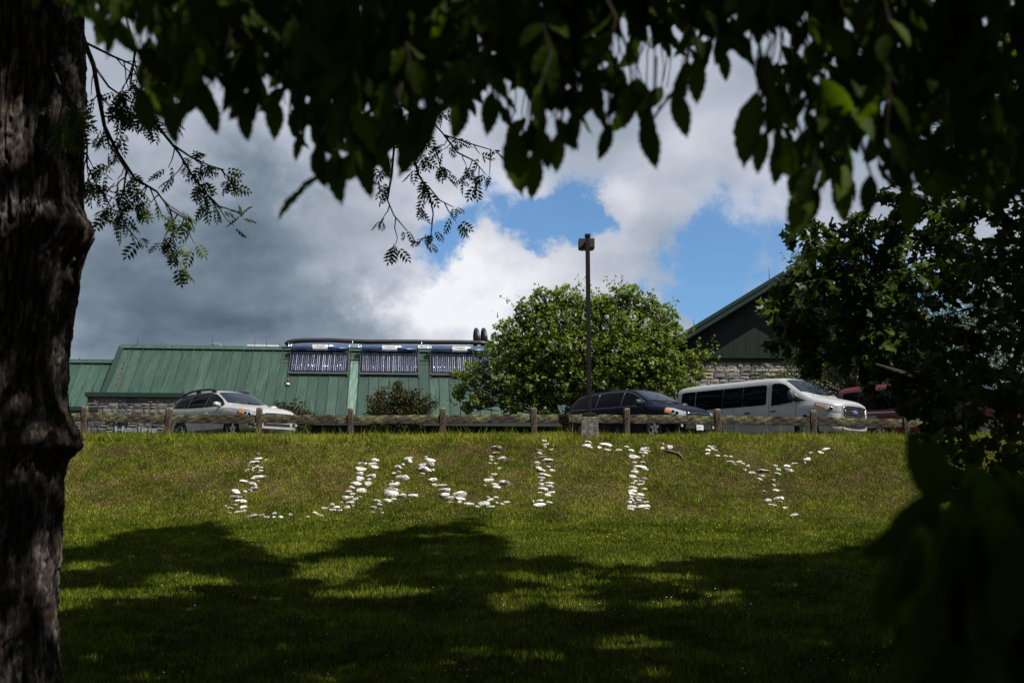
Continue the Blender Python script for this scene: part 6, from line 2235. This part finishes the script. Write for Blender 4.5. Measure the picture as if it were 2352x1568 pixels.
    for (x0, y0, x1, y1) in ((705, 432, 628, 502), (735, 405, 672, 445)):
        a_ = P(x0, y0, 1.75); d = P(x1, y1, 1.75) - a_
        PO.append(tuple(a_)); DI.append(tuple(d)); NO.append((-.55, -.7, .45)); SZ.append(d.length); LOW.append(999)
    # limbs carrying the twigs, above the picture
    for z0, pa, pb, yy in ((2.7, -200, -150, 1.75), (2.9, -260, -190, 2.2), (2.5, -160, -150, 1.6)):
        lp = [Vector((X0, Y0, 2.6)), Vector((X0 - .2, Y0 + .9, z0))] + [P(px, pa + (pb - pa) * i / 8, yy) for i, px in enumerate(range(2500, -100, -310))]
        wood.tube(rel(lp, root), list(np.linspace(.09, .012, len(lp))), 8)
    # low bough in the lower right corner, closest to the lens
    low_n = 0
    for k in range(430):
        px = pr2.uniform(2030, 2500); py = pr2.uniform(1120, 1640)
        if px < 2060 + max(0, (1330 - py)) * .75: continue
        if py > 1330 and px < 2130 - (py - 1330) * .05 + pr2.uniform(-40, 40): continue
        yy = pr2.uniform(.85, 1.3)
        p = P(px, py - 60, yy)
        PO.append(tuple(p)); DI.append((pr2.uniform(-.6, .4), pr2.uniform(-.4, .4), -1)); NO.append((pr2.uniform(-.5, .5), -1, pr2.uniform(-.5, .0))); SZ.append(pr2.uniform(.06, .092)); LOW.append(pr2.uniform(-60, 30))
    for (px, py, yy, d, sz) in ((2085, 985, 1.7, (.35, .1, -1), .125), (2175, 1120, 1.6, (-.9, 0, -.75), .125), (2140, 1000, 1.8, (.1, 0, -1), .12), (2150, 1180, 1.55, (-.9, 0, -.55), .12), (2190, 1230, 1.5, (-.8, .1, -1), .13)):
        PO.append(tuple(P(px, py, yy * .62))); DI.append(d); NO.append((.1, -1, -.2)); SZ.append(sz * .62); LOW.append(999)
    for k in range(5):
        pts = [Vector((X0, Y0 + .1, 1.2 + .15 * k)), P(2700, 1050 + 60 * k, 1.05), P(2450, 1080 + 70 * k, 1.05), P(2300 - 20 * k, 1120 + 80 * k, 1.05), P(2170, 1120 + 90 * k, 1.05)]
        wood.tube(rel(pts, root), [.009, .006, .004, .003, .001], 6)
    trk = MB(); trk.tube([(0, 0, -.2), (.02, .02, 1.2), (-.03, .05, 2.8), (.1, .1, 5), (.3, 0, 7.5)], [.17, .145, .13, .11, .06], 14)
    trk.build('trunk', M['bark'], root)
    wood.build('branches', M['twig'], root)
    PO, DI, NO, SZ, LOW = map(np.array, (PO, DI, NO, SZ, LOW))
    pick = np.argsort(-LOW)[:298]
    leaf_objects(root, 'near', M['lf_near'], PO[pick], DI[pick], NO[pick], SZ[pick])
    rest = np.ones(len(PO), bool); rest[pick] = False
    o = link('leaf_mass', leaves_mesh('leaf_mass', 'near', PO[rest] - np.array(root.location), DI[rest], NO[rest], SZ[rest], rng.random(int(rest.sum()))), M['lf_near2'], root)
    o['kind'] = 'stuff'
    print('near leaves', len(PO))


near_tree()


# ------------------------------------------------------------------ unseen wood added behind and beside the viewer to block sky light
def added_woodland():
    rng = np.random.default_rng(7)
    n = 26000
    X = rng.uniform(-62, 62, n); Y = rng.uniform(-40, 75, n)
    edge = np.where(X < 0, 21 + .0 * Y, 24 + .0 * Y)
    out_ = np.abs(X) - np.maximum(edge, np.where(X < 0, 8, 13) + .50 * np.clip(Y, 0, 99))
    behind = -26 - Y
    depth = np.maximum(out_, behind)
    k = (depth > 0) & (depth < 11)
    X, Y = X[k], Y[k]
    hgt = np.where((X < 0) | (Y < -26), 17, 9) + 6 * fbm(X * .15 + 40, Y * .15 + 40, 3, 2)
    Z = ground_z(X, Y) + hgt * rng.random(len(X)) ** .8
    C = np.stack([X, Y, Z], 1); m_ = len(C)
    d = rng.normal(size=(m_, 3)); nn = rng.normal(size=(m_, 3))
    o = link('added_woodland', leaves_mesh('added_woodland', 'card', C, d, nn, rng.uniform(1.2, 2.1, m_), rng.random(m_)), M['lf_crown'])
    tag(o, 'unseen green wood added around the lawn to block sky light', 'added_woodland', kind='stuff')


added_woodland()
